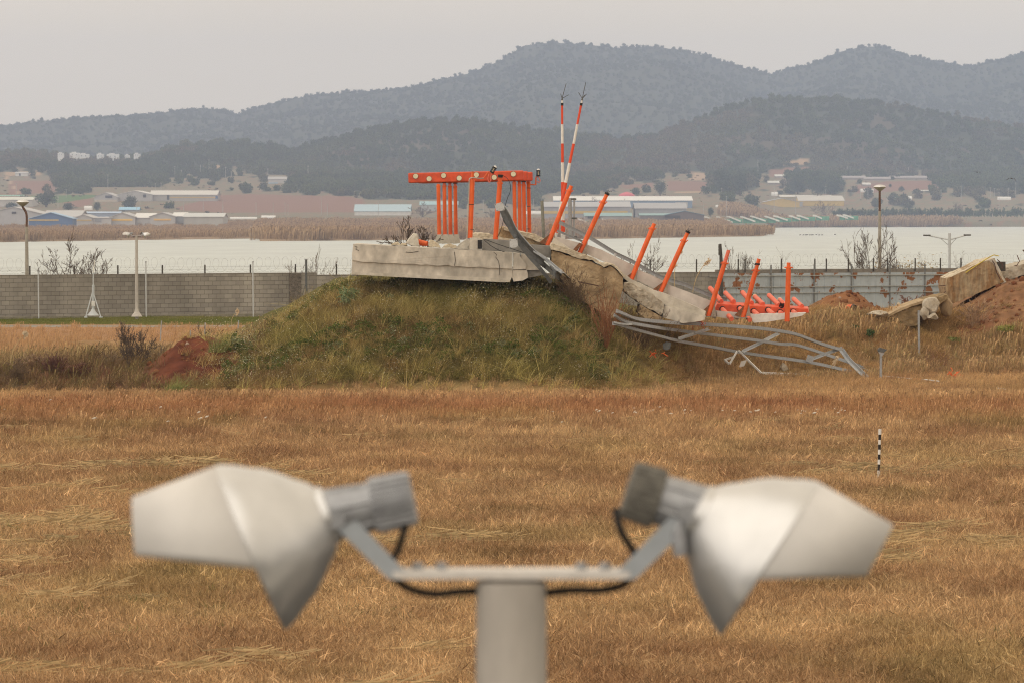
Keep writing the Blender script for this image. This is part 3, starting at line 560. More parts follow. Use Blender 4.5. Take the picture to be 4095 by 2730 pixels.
        B(MB().tube([h0 + np.array([0, -.045, -.004]) + hd * .01, h0 + np.array([0, -.036, -.004]) + hd * .01], .016, 12), 'pivot_bolt', m_alu, hb)
        cb = [lq(1628, 2075, -.01), lq(1612, 2130, -.02), lq(1590, 2200, 0), lq(1560, 2250, .02), lq(1555, 2290, .02), lq(1585, 2325, .02), lq(1650, 2360, .01), lq(1740, 2374, 0), lq(1820, 2366, 0), lq(1915, 2360, 0)] if s < 0 else \
             [lq(2462, 2030, -.01), lq(2480, 2110, -.02), lq(2510, 2165, 0), lq(2540, 2215, .02), lq(2545, 2260, .02), lq(2530, 2300, .02), lq(2490, 2340, .01), lq(2400, 2358, 0), lq(2290, 2358, 0), lq(2175, 2370, 0)]
        B(MB().tube(smooth_path(cb), .0062, 8), 'cable', m_black, t)
        kp = [lq(1520, 2075), lq(1545, 2105)] if s < 0 else [lq(2716, 2070, -.03), lq(2712, 2130, -.03), lq(2722, 2212, -.03)]
        if s > 0: B(MB().tube(kp, [.008, .013, .012], 12), 'handle', m_alu, hb)
    return t
def smooth_path(p, k=5):
    p = [np.array(q, float) for q in p]; out = []
    for i in range(len(p) - 1):
        a, b, c, d = p[max(i - 1, 0)], p[i], p[i + 1], p[min(i + 2, len(p) - 1)]
        for j in range(k):
            t = j / k; out.append(.5 * ((2 * b) + (c - a) * t + (2 * a - 5 * b + 4 * c - d) * t * t + (3 * b - a - 3 * c + d) * t ** 3))
    return out + [p[-1]]
D_L = 6.67
lampA = twin_lamp(P(2045, 2290, D_L), 'out of focus grey post with two white visored floodlights, large at the front', 'lamp post')
x_, y_, g_ = hit(546, 1262); y_ = 181.6
lp = P(546, 944, 180.0)
far = copy_tree(lampA); far.location = lp; far.scale = (1.0,) * 3
far['label'] = 'pale slender post with two small white floodlights in front of the block wall'
# ================= broken blocks =================
def rock(name, poly, D0, D1, m, parent=None, cuts=2, amp=.02, freq=2.5, mx=None, shift=(0, 0), bev=True):
    """a slab or lump: its outline at D0, carried back to D1, edges chipped and faces uneven"""
    fr = [np.array(P(X, Y, D0)) for X, Y in poly]; bk = [p + np.array([shift[0], D1 - D0, shift[1]]) for p in fr]
    bm = bmesh.new(); vs = [bm.verts.new(p) for p in fr + bk]; n = len(fr)
    bm.faces.new(vs[:n]); bm.faces.new(vs[:n - 1:-1])
    for i in range(n): bm.faces.new((vs[i], vs[i + n], vs[(i + 1) % n + n], vs[(i + 1) % n]))
    bmesh.ops.triangulate(bm, faces=[f for f in bm.faces if len(f.verts) > 4])
    for _ in range(cuts): bmesh.ops.subdivide_edges(bm, edges=[e for e in bm.edges if e.calc_length() > .14], cuts=1, use_grid_fill=True)
    bmesh.ops.triangulate(bm, faces=bm.faces); bm.normal_update()
    rough_ = amp >= .025
    if rough_: bmesh.ops.subdivide_edges(bm, edges=[e for e in bm.edges if e.calc_length() > .10], cuts=1); bmesh.ops.triangulate(bm, faces=bm.faces)
    for v in bm.verts:
        k = mnoise.noise_vector(v.co * freq) * .45 + mnoise.noise_vector(v.co * freq * 3.1) * .35
        if rough_: k = k + (mnoise.cell_vector(v.co * freq * 2.3) - Vector((.5, .5, .5))) * .55 + mnoise.noise_vector(v.co * 19) * .3
        v.co += k * amp
    bmesh.ops.recalc_face_normals(bm, faces=bm.faces)
    org = np.mean(fr + bk, axis=0); org[2] = min(p[2] for p in fr)
    if parent is not None: org = parent_loc(parent)
    bmesh.ops.translate(bm, verts=bm.verts, vec=-Vector(org))
    me = bpy.data.meshes.new(name); bm.to_mesh(me); bm.free(); me.materials.append(m); o = bpy.data.objects.new(name, me); C.objects.link(o)
    if parent is not None: o.parent = parent
    else: o.location = org
    return o if rough_ else smooth_auto(o, 28)
z1 = lambda x, y: (1350 + x / 2.352, 600 + y / 2.352)
z2 = lambda x, y: (2100 + x / 2.352, 300 + y / 2.352)
z3 = lambda x, y: (2100 + x / 2.352, 900 + y / 2.352)
z4 = lambda x, y: (2700 + x / 2.614, 950 + y / 2.614)
z5 = lambda x, y: (3350 + x / 2.376, 900 + y / 2.376)
za = lambda x, y: (2000 + x / 4.704, 850 + y / 4.704)
Z = lambda f, *p: [f(*q) for q in p]
# big slab end on top of the bank
DS = 107.6
slab = thing('concrete_slab', P(1730, 1110, DS + 1.5), 'thick pale concrete slab end resting on top of the grassy mound', 'slab')
up_ = [(147, 885), (1645, 965), (1645, 1118)]; wav = [(1640 - 50 * i, 1118 - (1640 - 50 * i - 140) * 0 - (i * 50) * .046 + 4 * math.sin(i * 1.9) + 3 * math.sin(i * 4.1)) for i in range(1, 30)]
rock('upper_course', Z(z1, *(up_ + wav + [(140, 1036), (150, 1010), (136, 990)])), DS, DS + 3.2, m_conc, slab, 3, .012)
rock('lower_course', Z(z1, (138, 1034), (1648, 1112), (1642, 1190), (1618, 1243), (1560, 1243), (1000, 1212), (600, 1196), (130, 1170)), DS + .045, DS + 3.2, m_conc, slab, 3, .012)
rock('chamfer_lip', Z(z1, (131, 1148), (1632, 1212), (1616, 1245), (1560, 1246), (600, 1198), (129, 1172)), DS + .03, DS + 3.0, m_concl, slab, 2, .008)
rock('cracked_end', Z(z1, (1652, 966), (1715, 975), (1722, 1010), (1718, 1050), (1735, 1070), (1765, 1062), (1775, 1085), (1768, 1120), (1652, 1122)), DS + .03, DS + 3.2, m_conc, slab, 2, .02)
rock('cracked_end', Z(z1, (1724, 976), (1800, 990), (1900, 1010), (1915, 1130), (1770, 1126), (1778, 1085), (1770, 1058), (1740, 1066), (1726, 1045), (1729, 1010)), DS + .10, DS + 3.2, m_conc, slab, 2, .02)
rock('cracked_end', Z(z1, (1652, 1124), (1780, 1128), (1792, 1200), (1740, 1230), (1655, 1240), (1640, 1200)), DS + .06, DS + 3.2, m_conc, slab, 2, .02)
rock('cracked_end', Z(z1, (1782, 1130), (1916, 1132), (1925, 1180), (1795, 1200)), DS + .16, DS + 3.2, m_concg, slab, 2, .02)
for pl in ([(1468, 962), (1495, 985), (1488, 1010), (1515, 1050), (1525, 1115), (1520, 1180)], [(160, 905), (185, 915), (170, 935), (200, 948)], [(640, 962), (700, 965), (760, 955)], [(1100, 960), (1108, 1040), (1100, 1090)]):
    MB().tube([P(*z1(*q), DS - .004) for q in pl], .0075, 5).build('crack', m_post, slab)
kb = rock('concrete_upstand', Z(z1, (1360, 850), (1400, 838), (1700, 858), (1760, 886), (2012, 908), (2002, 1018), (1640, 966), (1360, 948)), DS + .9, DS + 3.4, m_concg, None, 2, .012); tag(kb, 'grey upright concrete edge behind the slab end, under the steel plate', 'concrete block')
bx = rock('junction_box', Z(z1, (1242, 828), (1305, 828), (1356, 842), (1354, 938), (1300, 936), (1240, 932)), DS + .25, DS + .75, m_concl, None, 1, .004); tag(bx, 'small pale box standing on the slab beside the grey conduit', 'box')
MB().box(P(*z1(1338, 890), DS + .22), (.11, .03, .22)).build('door', m_black, bx)
for nm, lb, pl, d, m in [('concrete_shard', 'pointed grey concrete shard beside the orange stub on the slab', [(635, 880), (712, 788), (748, 796), (766, 908), (700, 900)], .7, m_concl),
                    ('stone_chunk', 'pale broken stone to the right of the orange stub on the slab', [(858, 908), (866, 848), (900, 856), (940, 882), (962, 920)], .6, m_broklt),
                    ('stone_chunk', 'flat pale stone lying between the slab and the grey box', [(985, 918), (1010, 895), (1060, 888), (1110, 900), (1120, 925)], .8, m_broklt),
                    ('concrete_wedge', 'grey sloping concrete wedge left of the grey box', [(1100, 930), (1135, 915), (1160, 880), (1210, 835), (1240, 850), (1236, 932)], .75, m_conc),
                    ('stone_chunk', 'small pale stone at the far left end of the slab', [(500, 893), (520, 876), (560, 870), (590, 897)], .9, m_broklt),
                    ('stone_chunk', 'low grey rubble piece left of the pointed shard', [(590, 900), (600, 882), (640, 884), (650, 903)], .5, m_broklt)]:
    tag(rock(nm, Z(z1, *pl), DS + d, DS + d + .7, m, None, 2, .03, 4), lb, 'rubble')
o = MB().tube([P(*z1(762, 872), DS + 1.2), P(*z1(845, 884), DS + 1.1)], [.085, .06], 14).build('pipe_stub', m_orange); tag(smooth_auto(o), 'short orange pipe stub lying behind the pointed shard', 'pipe')
r_ = rock('broken_concrete_mass', Z(z1, (1270, 790), (1300, 782), (1420, 790), (1440, 805), (1500, 828), (1560, 830), (1640, 842), (1650, 868), (1360, 852), (1270, 830)), DS + 2.0, DS + 4.0, m_broklt, None, 3, .04, 4); tag(r_, 'ragged pale broken concrete behind the base of the orange columns', 'rubble')
bg_ = rock('broken_concrete_mass', Z(z1, (1500, 835), (1520, 740), (1560, 728), (1620, 745), (1700, 765), (1850, 800), (2000, 870), (2100, 925), (2200, 960), (2300, 1010), (2340, 1030), (2300, 1060), (2200, 1050), (2000, 990), (1760, 900), (1640, 868)), DS + 2.2, DS + 4.6, m_broken, None, 3, .05, 3.5); tag(bg_, 'long sloping broken concrete mass behind the dark twisted steel', 'rubble')
o = rock('broken_top', Z(z1, (1560, 726), (1640, 745), (1700, 762), (1850, 797), (2000, 866), (2100, 920), (2230, 965), (2350, 1025), (2345, 1040), (2200, 985), (2100, 945), (1990, 900), (1850, 850), (1700, 800), (1640, 775), (1560, 750)), DS + 2.05, DS + 4.7, m_broklt, bg_, 2, .03, 5)
# the big tan face of the tipped slab
tip = thing('tipped_slab', P(*z3(500, 700), DS + 1.0), 'huge tipped slab with a raw tan broken face, left of the leaning columns', 'slab')
rock('raw_face', Z(z3, (250, 245), (330, 260), (440, 305), (540, 330), (620, 338), (690, 378), (745, 408), (800, 385), (835, 402), (880, 448), (915, 495), (922, 590), (890, 700), (862, 830), (800, 900), (700, 820), (560, 720), (440, 640), (350, 520), (240, 420)), DS + .7, DS + 3.2, m_broken, tip, 3, .045, 3)
rock('torn_edge', Z(z3, (240, 232), (330, 250), (440, 292), (540, 322), (620, 330), (700, 370), (745, 398), (800, 376), (840, 396), (890, 445), (925, 495), (935, 488), (900, 430), (845, 378), (780, 360), (740, 372), (640, 310), (540, 275), (440, 235), (330, 200), (250, 172), (235, 200)), DS + .62, DS + 3.4, m_broklt, tip, 3, .03, 5)
rock('slab_surface', Z(z3, (245, 176), (270, 118), (330, 160), (450, 242), (560, 290), (700, 350), (800, 372), (900, 430), (1000, 510), (1180, 600), (1330, 650), (1500, 720), (1700, 812), (1690, 870), (1500, 830), (1310, 752), (1180, 655), (1000, 560), (925, 500), (845, 384), (780, 366), (740, 378), (640, 316), (540, 281), (440, 241), (330, 206)), DS + 1.6, DS + 3.8, m_concl, tip, 3, .02, 3)
lw = rock('broken_slab_edge', Z(z3, (930, 545), (1000, 545), (1180, 640), (1310, 745), (1300, 800), (1285, 850), (1200, 800), (1080, 740), (1000, 680), (925, 620)), DS + 1.4, DS + 3.4, m_rock, None, 3, .05, 4); tag(lw, 'rough rubble edge under the tipped slab, behind brown weeds', 'rubble')
lb = rock('concrete_block', Z(z3, (1312, 757), (1500, 812), (1700, 858), (1690, 890), (1640, 905), (1480, 925), (1292, 868)), DS + 1.5, DS + 3.4, m_conc, None, 3, .02, 3); tag(lb, 'smooth pale concrete block below the fifth leaning column', 'concrete block')
lb = rock('concrete_block', Z(z3, (1080, 752), (1150, 785), (1290, 868), (1300, 915), (1150, 890), (1060, 830)), DS + 1.35, DS + 3.0, m_broken, None, 3, .03, 3); tag(lb, 'tan sloping concrete block low beneath the rubble edge', 'concrete block')
# white dirty boards along the slab
bds = [('first', [z3(285, 110), z3(545, 178), z3(520, 200), z3(452, 238), z3(270, 172), z3(262, 120)], 'pink stained white board between the first and second leaning columns'),
       ('second', Z(z3, (590, 190), (720, 235), (850, 300), (1030, 385), (1010, 500), (985, 510), (800, 372), (700, 330), (600, 285), (575, 270)), 'wide dirty white board between the second and third leaning columns'),
       ('third', Z(z3, (1060, 418), (1180, 470), (1325, 540), (1240, 612), (1130, 560), (1052, 518)), 'dirty white board between the third and fourth leaning columns'),
       ('fourth', Z(z3, (1345, 562), (1560, 640), (1765, 722), (1700, 812), (1500, 722), (1330, 648)), 'dirty white board between the fourth and fifth leaning columns'),
       ('fifth', Z(z4, (430, 768), (560, 778), (685, 788), (660, 862), (560, 850), (440, 830)), 'short white board under the left end of the fallen orange beam'),
       ('sixth', Z(z4, (765, 805), (950, 796), (1155, 792), (1370, 786), (1330, 818), (1150, 852), (960, 882), (825, 892), (790, 860)), 'long clean white board under the fallen orange beam')]
for _, pl, lb in bds:
    o = rock('base_board', pl, DS + 2.4 if _ != 'first' else DS + 2.0, DS + (2.9 if _ != 'first' else 2.6), m_panel if _ != 'sixth' else m_white, None, 2, .006, 2); tag(o, lb, 'board')
# ================= orange columns =================
def column(b, t_, r, D, label, group, collar=.1, stub=None, cap=False, ring=True, gus=True, m=m_orange, brk=False):
    b = np.array(P(*b, D)); e = np.array(P(*t_, D)); th = thing('orange_column', tuple(b), label, 'column', group); d = e - b; Ln = np.linalg.norm(d); d /= Ln
    p0 = e - d * collar * 1.4
    o = MB().tube([b - d * .12, p0], r, 24).build('tube', m, th); smooth_auto(o)
    if ring: o = MB().tube([p0 - d * .015, p0 + d * .02], r * 1.28, 24).build('flange', m, th); smooth_auto(o); [MB().box(p0 + np.array([s_ * r * 1.42, 0, 0]), (r * .5, .03, .03)).build('lug', m, th) for s_ in (-1, 1)]
    o = MB().tube([p0 + d * .02, e], r * .78, 20).build('spigot', m if not stub else m_salmon, th); smooth_auto(o)
    if cap:
        o = MB().tube([e - d * .055, e + d * .0], [r * .98, r * 1.12], 18).build('black_sleeve', m_black, th); smooth_auto(o)
        tw = MB(); tw.tube([e, e + np.array([.02, 0, .07])], .008, 5); tw.tube([e, e + np.array([.09, 0, .05]), e + np.array([.11, 0, .02])], .008, 5); tw.tube([e, e + np.array([-.03, 0, .05])], .007, 5); tw.build('torn_fixing', m_galvd, th)
    if gus:
        for sx, mm in ((-1, m_gusbr), (1, m_gusset)):
            n_ = np.array([d[2], 0, -d[0]]); q0 = b - d * .12 + n_ * sx * r * .9; 
            fr = [q0, q0 + n_ * sx * .16, q0 + d * .36 + n_ * sx * .01] if sx > 0 else [q0 - n_ * .02, q0 - n_ * .17, q0 + d * .30]
            fr = [p + np.array([0, -.05, 0]) for p in fr]; MB().prism(fr, [p + np.array([0, .02, 0]) for p in fr]).build('gusset', mm, th)
            fr = [p + np.array([0, .14, 0]) for p in fr]; MB().prism(fr, [p + np.array([0, .02, 0]) for p in fr]).build('gusset', mm, th)
        MB().box(b - d * .12, (.42, .3, .02)).build('base_plate', m_gusset, th)
    return th
G1 = 'leaning orange columns along the broken slab'
R_ = .062
lean = [((2195.7, 966), (2285, 744), 0, DS + 2.0, 'leaning orange column nearest the two striped masts, bare top', dict()),
        ((2325, 998), (2429.5, 772), 1, DS + 2.1, 'tallest leaning orange column with a black sleeve at its top', dict(cap=True, collar=.19)),
        ((2523, 1121), (2616.6, 895), 2, DS + 2.2, 'bare topped leaning orange column just right of the tan broken slab face', dict()),
        ((2646, 1159), (2752.6, 925), 3, DS + 2.3, 'leaning orange column with black sleeve in front of the block wall', dict(cap=True, collar=.19)),
        ((2837.7, 1248), (2914, 1001), 4, DS + 2.3, 'leaning orange column with a faded stub, at the left end of the fallen beam', dict(stub=True, collar=.25)),
        ((2976, 1253), (3035, 1036), 5, DS + 2.3, 'slightly leaning orange column crossing the fallen beam near its middle left', dict(cap=False, collar=.22)),
        ((3148, 1267.5), (3154, 1051), 6, DS + 2.2, 'upright orange column crossing the fallen beam, rightmost of the row', dict(collar=.09))]
for b, t_, i, D, lb, kw in lean: column(b, t_, R_ * (1 if i != 6 else 1.05), D, lb, G1, gus=(i < 6), **kw)
bnd = MB(); e0 = np.array(P(3029, 1060, DS + 2.3)); bnd.tube([e0, e0 + np.array([.004, 0, .04])], .068, 16); bnd.tube([e0 + np.array([-.05, -.05, 0]), e0 + np.array([-.11, -.06, .03])], .01, 5); tag(bnd.build('tape_band', m_black), 'black tape wound round a leaning orange column', 'tape')
# bare columns in front of the standing antennas
G2 = 'bare orange columns on the slab in front of the standing beams'
cA = thing('orange_column', P(*z1(1246, 830), DS + .9), 'bare orange column with a grey conduit strapped along its left side', 'column', G2)
def conn(par, x0, y0, x1, y1, D, r, m, nm='tube', seg=24): return smooth_auto(MB().tube([P(*z1(x0, y0), D), P(*z1(x1, y1), D)], r, seg).build(nm, m, par))
DA = DS + .9
conn(cA, 1246, 832, 1268, 285, DA, R_, m_orange); conn(cA, 1268, 290, 1271, 205, DA, R_ * .55, m_orange, 'spigot')
for yy in (515, 748): conn(cA, 1258, yy + 3, 1258.2, yy - 3, DA, R_ * 1.1, m_post, 'strap')
cnd = smooth_path([P(*z1(x, y), DA - .05) for x, y in [(1225, 860), (1216, 840), (1219, 780), (1230, 500), (1238, 330), (1238, 285), (1250, 266), (1290, 264), (1340, 270), (1375, 266)]], 4)
o = smooth_auto(MB().tube(cnd, .014, 8).build('conduit', mat('grey_conduit', (.42, .38, .33), rough=.6), cA))
for k_, (x0, y0, x1, y1) in enumerate([(1375, 268, 1420, 205), ]): conn(cA, x0, y0, x1, y1, DA - .05, .016, m_orange, 'bracket', 8)
cB = thing('orange_column', P(*z1(1484, 846), DS + 1.0), 'bare orange column behind the small steel plate and twisted steel', 'column', G2)
conn(cB, 1484, 850, 1526, 318, DS + 1.0, R_, m_orange); conn(cB, 1526, 320, 1526.5, 306, DS + 1.0, R_ * 1.28, m_orange, 'flange'); conn(cB, 1526, 310, 1530, 240, DS + 1.0, R_ * .8, m_orange, 'spigot'); conn(cB, 1530, 262, 1531, 234, DS + 1.0, R_ * 1.05, m_black, 'black_sleeve')
cbl = smooth_path([P(*z1(x, y), DS + .95) for x, y in [(1530, 240), (1560, 245), (1600, 275), (1624, 330), (1622, 400), (1600, 450), (1580, 520), (1570, 620), (1550, 700), (1530, 770), (1505, 820)]], 4)
tag(MB().tube(cbl, .008, 6).build('loose_cable', m_black), 'thin black cable looping down beside the column with the black top', 'cable')
# obstruction lights
def oblight(x, y, ang, D, label):
    b = np.array(P(*z1(x, y), D)); th = thing('obstruction_light', tuple(b), label, 'light'); d = np.array([math.sin(ang), 0, math.cos(ang)])
    for k in range(6):
        a = k * math.pi / 3; u = np.array([math.cos(ang), 0, -math.sin(ang)]); q = u * math.cos(a) * .045 + np.array([0, 1, 0]) * math.sin(a) * .045
        MB().tube([b + q - d * .07, b + q + d * .07], .010, 6).build('cage_bar', m_black, th)
    smooth_auto(MB().tube([b - d * .09, b - d * .05], .058, 16).build('base', m_black, th)); smooth_auto(MB().tube([b + d * .05, b + d * .085], .058, 16).build('cap', m_black, th))
    smooth_auto(MB().tube([b - d * .05, b + d * .05], .028, 12).build('lens', m_cream, th))
    dm = MB(); dm.add(*revolve(b + d * .085, d, [(0, .045), (.018, .04), (.035, .022), (.042, .001)], 16)); smooth_auto(dm.build('dome', m_white, th))
    return th
oblight(1464, 190, .55, DA - .05, 'tilted black caged light with a white dome above the orange beam')
oblight(1888, 220, .02, DS + 11, 'upright black caged light with a white dome at the right end of the beams')
tag(MB().tube(smooth_path([P(*z1(x, y), DA - .05) for x, y in [(1450, 215), (1442, 250), (1440, 290), (1424, 305), (1414, 270), (1425, 225)]], 4), .012, 7).build('light_lead', m_salmon), 'salmon flexible lead hanging from the tilted caged light', 'cable')
tag(MB().tube(smooth_path([P(*z1(x, y), DS + 11) for x, y in [(1886, 250), (1900, 275), (1905, 295), (1893, 308), (1880, 296)]], 4), .011, 7).build('light_lead', m_salmon), 'salmon flexible lead below the upright caged light', 'cable')
# ================= standing antennas =================
def antenna(x0, x1, yt, yb, D, legs, label, discs, lf=DS + 12, capend=True):
    c = P(*z1((x0 + x1) / 2, yb), D); th = thing('beam_antenna', c, label, 'antenna', 'orange beam antennas standing one behind another')
    a0, a1 = np.array(P(*z1(x0, (yt[0] + yb) / 2 + (6)), D)), np.array(P(*z1(x1, (yt[1] + yb - 16) / 2), D))
    h = (yb - yt[0]) / 2.352 / F * D; d = a1 - a0; Ln = np.linalg.norm(d); ang = math.atan2(d[2], d[0])
    R = [[math.cos(ang), 0, -math.sin(ang)], [0, 1, 0], [math.sin(ang), 0, math.cos(ang)]]
    o = MB().box((a0 + a1) / 2, (Ln, .30, h), R).build('beam', m_orange2, th); bv = o.modifiers.new('bevel', 'BEVEL'); bv.width = .03; bv.segments = 3
    for i, (x, y) in enumerate(discs):
        p = np.array(P(*z1(x, y), D - .15)); q = smooth_auto(MB().tube([p + np.array([0, .02, 0]), p + np.array([0, -.05, 0])], .068, 24).build('element_end', m_cream, th))
        smooth_auto(MB().tube([p + np.array([0, .01, 0]), p + np.array([0, -.02, 0])], .076, 24).build('collar', m_black, q))
    for (xa, ya, yc) in legs:
        conn(th, xa, yc, xa - 6, ya + 40, D, .052, m_orange, 'leg'); conn(th, xa - 6, ya + 45, xa - 7, ya + 5, D, .042, m_salmon if xa < 1200 else m_orange, 'spigot'); conn(th, xa - 7, ya + 16, xa - 7, ya + 4, D, .066, m_black, 'collar'); conn(th, xa - 6, ya + 52, xa - 6, ya + 42, D, .064, m_orange, 'flange')
    return th
antenna(666, 1750, (213, 193), 307, DS + 8, [(1010, 295, 800), (1668, 265, 752)], 'front orange beam antenna with seven cream discs on its face', [(734, 249), (861, 273), (997, 243), (1144, 267), (1306, 236), (1473, 260), (1653, 229)])
antenna(760, 1790, (222, 200), 311, DS + 9.4, [(1062, 300, 797), (1716, 282, 766)], 'second orange beam antenna, mostly hidden behind the front beam', [])
antenna(800, 1835, (228, 205), 312, DS + 10.8, [(1113, 303, 795), (1757, 286, 778)], 'third orange beam antenna, behind the other two beams', [])
c3 = thing('orange_column', P(*z1(1805, 780), DS + 11), 'orange column with a side bracket carrying the upright caged light', 'column', G2)
conn(c3, 1806, 782, 1796, 320, DS + 11, .052, m_orange); conn(c3, 1795, 322, 1795, 296, DS + 11, .06, m_orange, 'collar')
for yy in (360, 532, 745): conn(c3, 1798, yy + 3, 1798.2, yy - 3, DS + 11, .058, m_post, 'strap')
for s_ in [[(1790, 328), (1865, 328)], [(1865, 330), (1865, 262)], [(1865, 262), (1882, 245)]]: conn(c3, *s_[0], *s_[1], DS + 11, .018, m_orange, 'bracket', 8)
c4 = thing('orange_column', P(*z1(955, 798), DS + 7), 'short free orange column, leftmost of the four under the front beam', 'column', G2)
conn(c4, 956, 800, 948, 346, DS + 7, .052, m_orange); conn(c4, 948, 345, 948, 320, DS + 7, .042, m_orange, 'spigot'); conn(c4, 948, 350, 948, 338, DS + 7, .062, m_orange, 'flange')
for i, (x, D) in enumerate([(955, 7), (1010, 8), (1062, 9.4), (1113, 10.8)]):
    o = rock('column_footing', Z(z1, (x - 36, 850), (x - 18, 798), (x + 22, 796), (x + 42, 880), (x - 30, 885)), DS + D - .1, DS + D + .3, m_concl, None, 1, .008); tag(o, ['grey footing under the leftmost short orange column', 'grey footing under the left leg of the front beam', 'grey footing under the left leg of the second beam', 'grey footing under the left leg of the third beam'][i], 'footing', 'grey column footings behind the slab')
# ================= fallen antenna =================
fa = thing('fallen_antenna', P(*z4(900, 780), DS + 3), 'fallen orange beam antenna with salmon tubes sticking out, right of the slab', 'antenna')
DF = DS + 3.0
bm_ = MB(); fr = [P(*z4(*q), DF) for q in [(412, 745), (440, 694), (1000, 722), (1390, 745), (1400, 790), (1260, 790), (1020, 800), (760, 795), (420, 770)]]
bk = [P(*z4(x, y), DF + .34) for x, y in [(416, 715), (432, 662), (1000, 700), (1390, 722), (1400, 760), (1260, 760), (1020, 770), (760, 765), (420, 745)]]
bm_.prism(fr, bk); o = bm_.build('beam', m_orange2, fa); bv = o.modifiers.new('bevel', 'BEVEL'); bv.width = .02; bv.segments = 2; bv.limit_method = 'ANGLE'
for (a, b_) in [((365, 530), (482, 668)), ((525, 580), (612, 672)), ((705, 575), (800, 686)), ((835, 620), (918, 698)), ((980, 605), (1085, 708)), ((1095, 655), (1155, 712)), ((1240, 645), (1325, 722))]:
    p, q = np.array(P(*z4(*a), DF + 1.0)), np.array(P(*z4(*b_), DF + .2)); tb = smooth_auto(MB().tube([p, q], .062, 18).build('element_tube', m_salmon, fa))
    if a[0] in (835, 1095): dd = (p - q) / np.linalg.norm(p - q); smooth_auto(MB().tube([p - dd * .01, p + dd * .025], .068, 18).build('end_cap', m_cream, tb))
for (a, b_) in [((492, 748), (590, 852)), ((672, 738), (782, 862)), ((818, 768), (870, 815)), ((968, 755), (1030, 806)), ((1096, 782), (1112, 800)), ((1232, 774), (1262, 800))]:
    p, q = np.array(P(*z4(*a), DF - .02)), np.array(P(*z4(*b_), DF - .85 if b_[1] > 840 else DF - .45)); dd = (q - p) / np.linalg.norm(q - p)
    tb = smooth_auto(MB().tube([p, q], .062, 18).build('element_tube', m_salmon, fa)); smooth_auto(MB().tube([p - dd * .0, p + dd * .035], .078, 18).build('collar', m_black, tb))
smooth_auto(MB().tube([P(*z4(1108, 738), DF + .1), P(*z4(1120, 680), DF - .1)], [.075, .05], 16).build('socket', m_black, fa)); smooth_auto(MB().tube([P(*z4(1112, 715), DF), P(*z4(1122, 672), DF - .1)], .052, 16).build('stub', m_salmon, fa))
hk = [P(*z4(x, y), DF - .03) for x, y in [(440, 672), (455, 668), (470, 675), (468, 684), (450, 682)]]; MB().tube(hk, .008, 6).build('lifting_eye', m_galvd, fa)
DO = hit(3400, 1240)[1] - .15
tag(smooth_auto(MB().tube([P(*z4(1795, 722), DO + .5), P(*z4(1815, 735), DO), P(*z4(1865, 735), DO - .1)], [.03, .095, .095], 14).build('pipe_stub', m_orange)), 'orange pipe stub half buried in the red soil pile', 'pipe')
tag(smooth_auto(MB().tube([P(*z4(1862, 735), DO - .1), P(*z4(1882, 737), DO - .2)], [.10, .085], 14).build('black_coupling', m_black)), 'black coupling on the orange stub in the red soil', 'coupling')
# ================= striped frangible masts =================
m_so, m_sw = mat('mast_orange', (.72, .075, .022), rough=.45, var=.08), m_white
def mast(pts, D, label, whips):
    th = thing('striped_mast', P(*pts[-1], D), label, 'mast', 'striped orange and white masts')
    pp = [np.array(P(*q, D)) for q in pts]
    for i in range(len(pp) - 1): smooth_auto(MB().tube([pp[i], pp[i + 1]], .030 + .004 * i, 16).build('band', m_so if i % 2 == 0 else m_sw, th))
    t = pp[0]; d = pp[0] - pp[1]; d /= np.linalg.norm(d)
    smooth_auto(MB().tube([t, t + d * .07], .036, 14).build('black_socket', m_black, th)); smooth_auto(MB().tube([t + d * .07, t + d * .14], .026, 14).build('insulator', m_white, th)); MB().tube([t + d * .14, t + d * .2], [.03, .014], 10).build('whip_base', m_galvd, th)
    b = t + d * .19
    for w_ in whips: MB().tube([b, np.array(P(*z2(*w_), D))], [.011, .009], 6).build('whip', m_galvd, th)
mast(Z(z2, (348, 290), (348.5, 466), (350, 647), (351.5, 825), (353, 1010), (354, 1195), (355, 1370), (356, 1480), (357, 1546)), DS + 6, 'upright orange and white striped mast with a broken black top', [(386, 82), (334, 178), (410, 188), (362, 165)])
mast(Z(z2, (525, 290), (491, 466), (456, 649), (419, 830), (381, 1015), (347, 1195), (312, 1375), (290, 1485), (278, 1530)), DS + 5.6, 'tilted orange and white striped mast with a broken black top', [(570, 72), (502, 166), (578, 180), (560, 190)])
# grey posts near the masts
pst = MB(); 
for lb, pts, r, D, m in [('flat topped grey green post left of the striped masts', [z2(158, 1186), z2(176, 1545)], .042, DS + 5, mat('lichen_post', (.20, .20, .17), rough=.8)), ('grey steel ladder-like post right of the striped masts', [z2(420, 1160), z2(428, 1535)], .05, DS + 6.5, m_galv)]:
    a, b_ = np.array(P(*pts[0], D)), np.array(P(*pts[1], D)); th = thing('steel_post', tuple(b_), lb, 'post'); smooth_auto(MB().tube([b_, a], r, 12).build('upright', m, th))
    if 'ladder' in lb:
        smooth_auto(MB().tube([b_ + np.array([.09, 0, 0]), a + np.array([.12, 0, 0])], r * .5, 8).build('upright', m, th))
        for f_ in (.0, .48, .95): p = a + (b_ - a) * f_; MB().box(p + np.array([.08, 0, -.03]), (.19, .06, .045)).build('clamp', m_galvd, th)
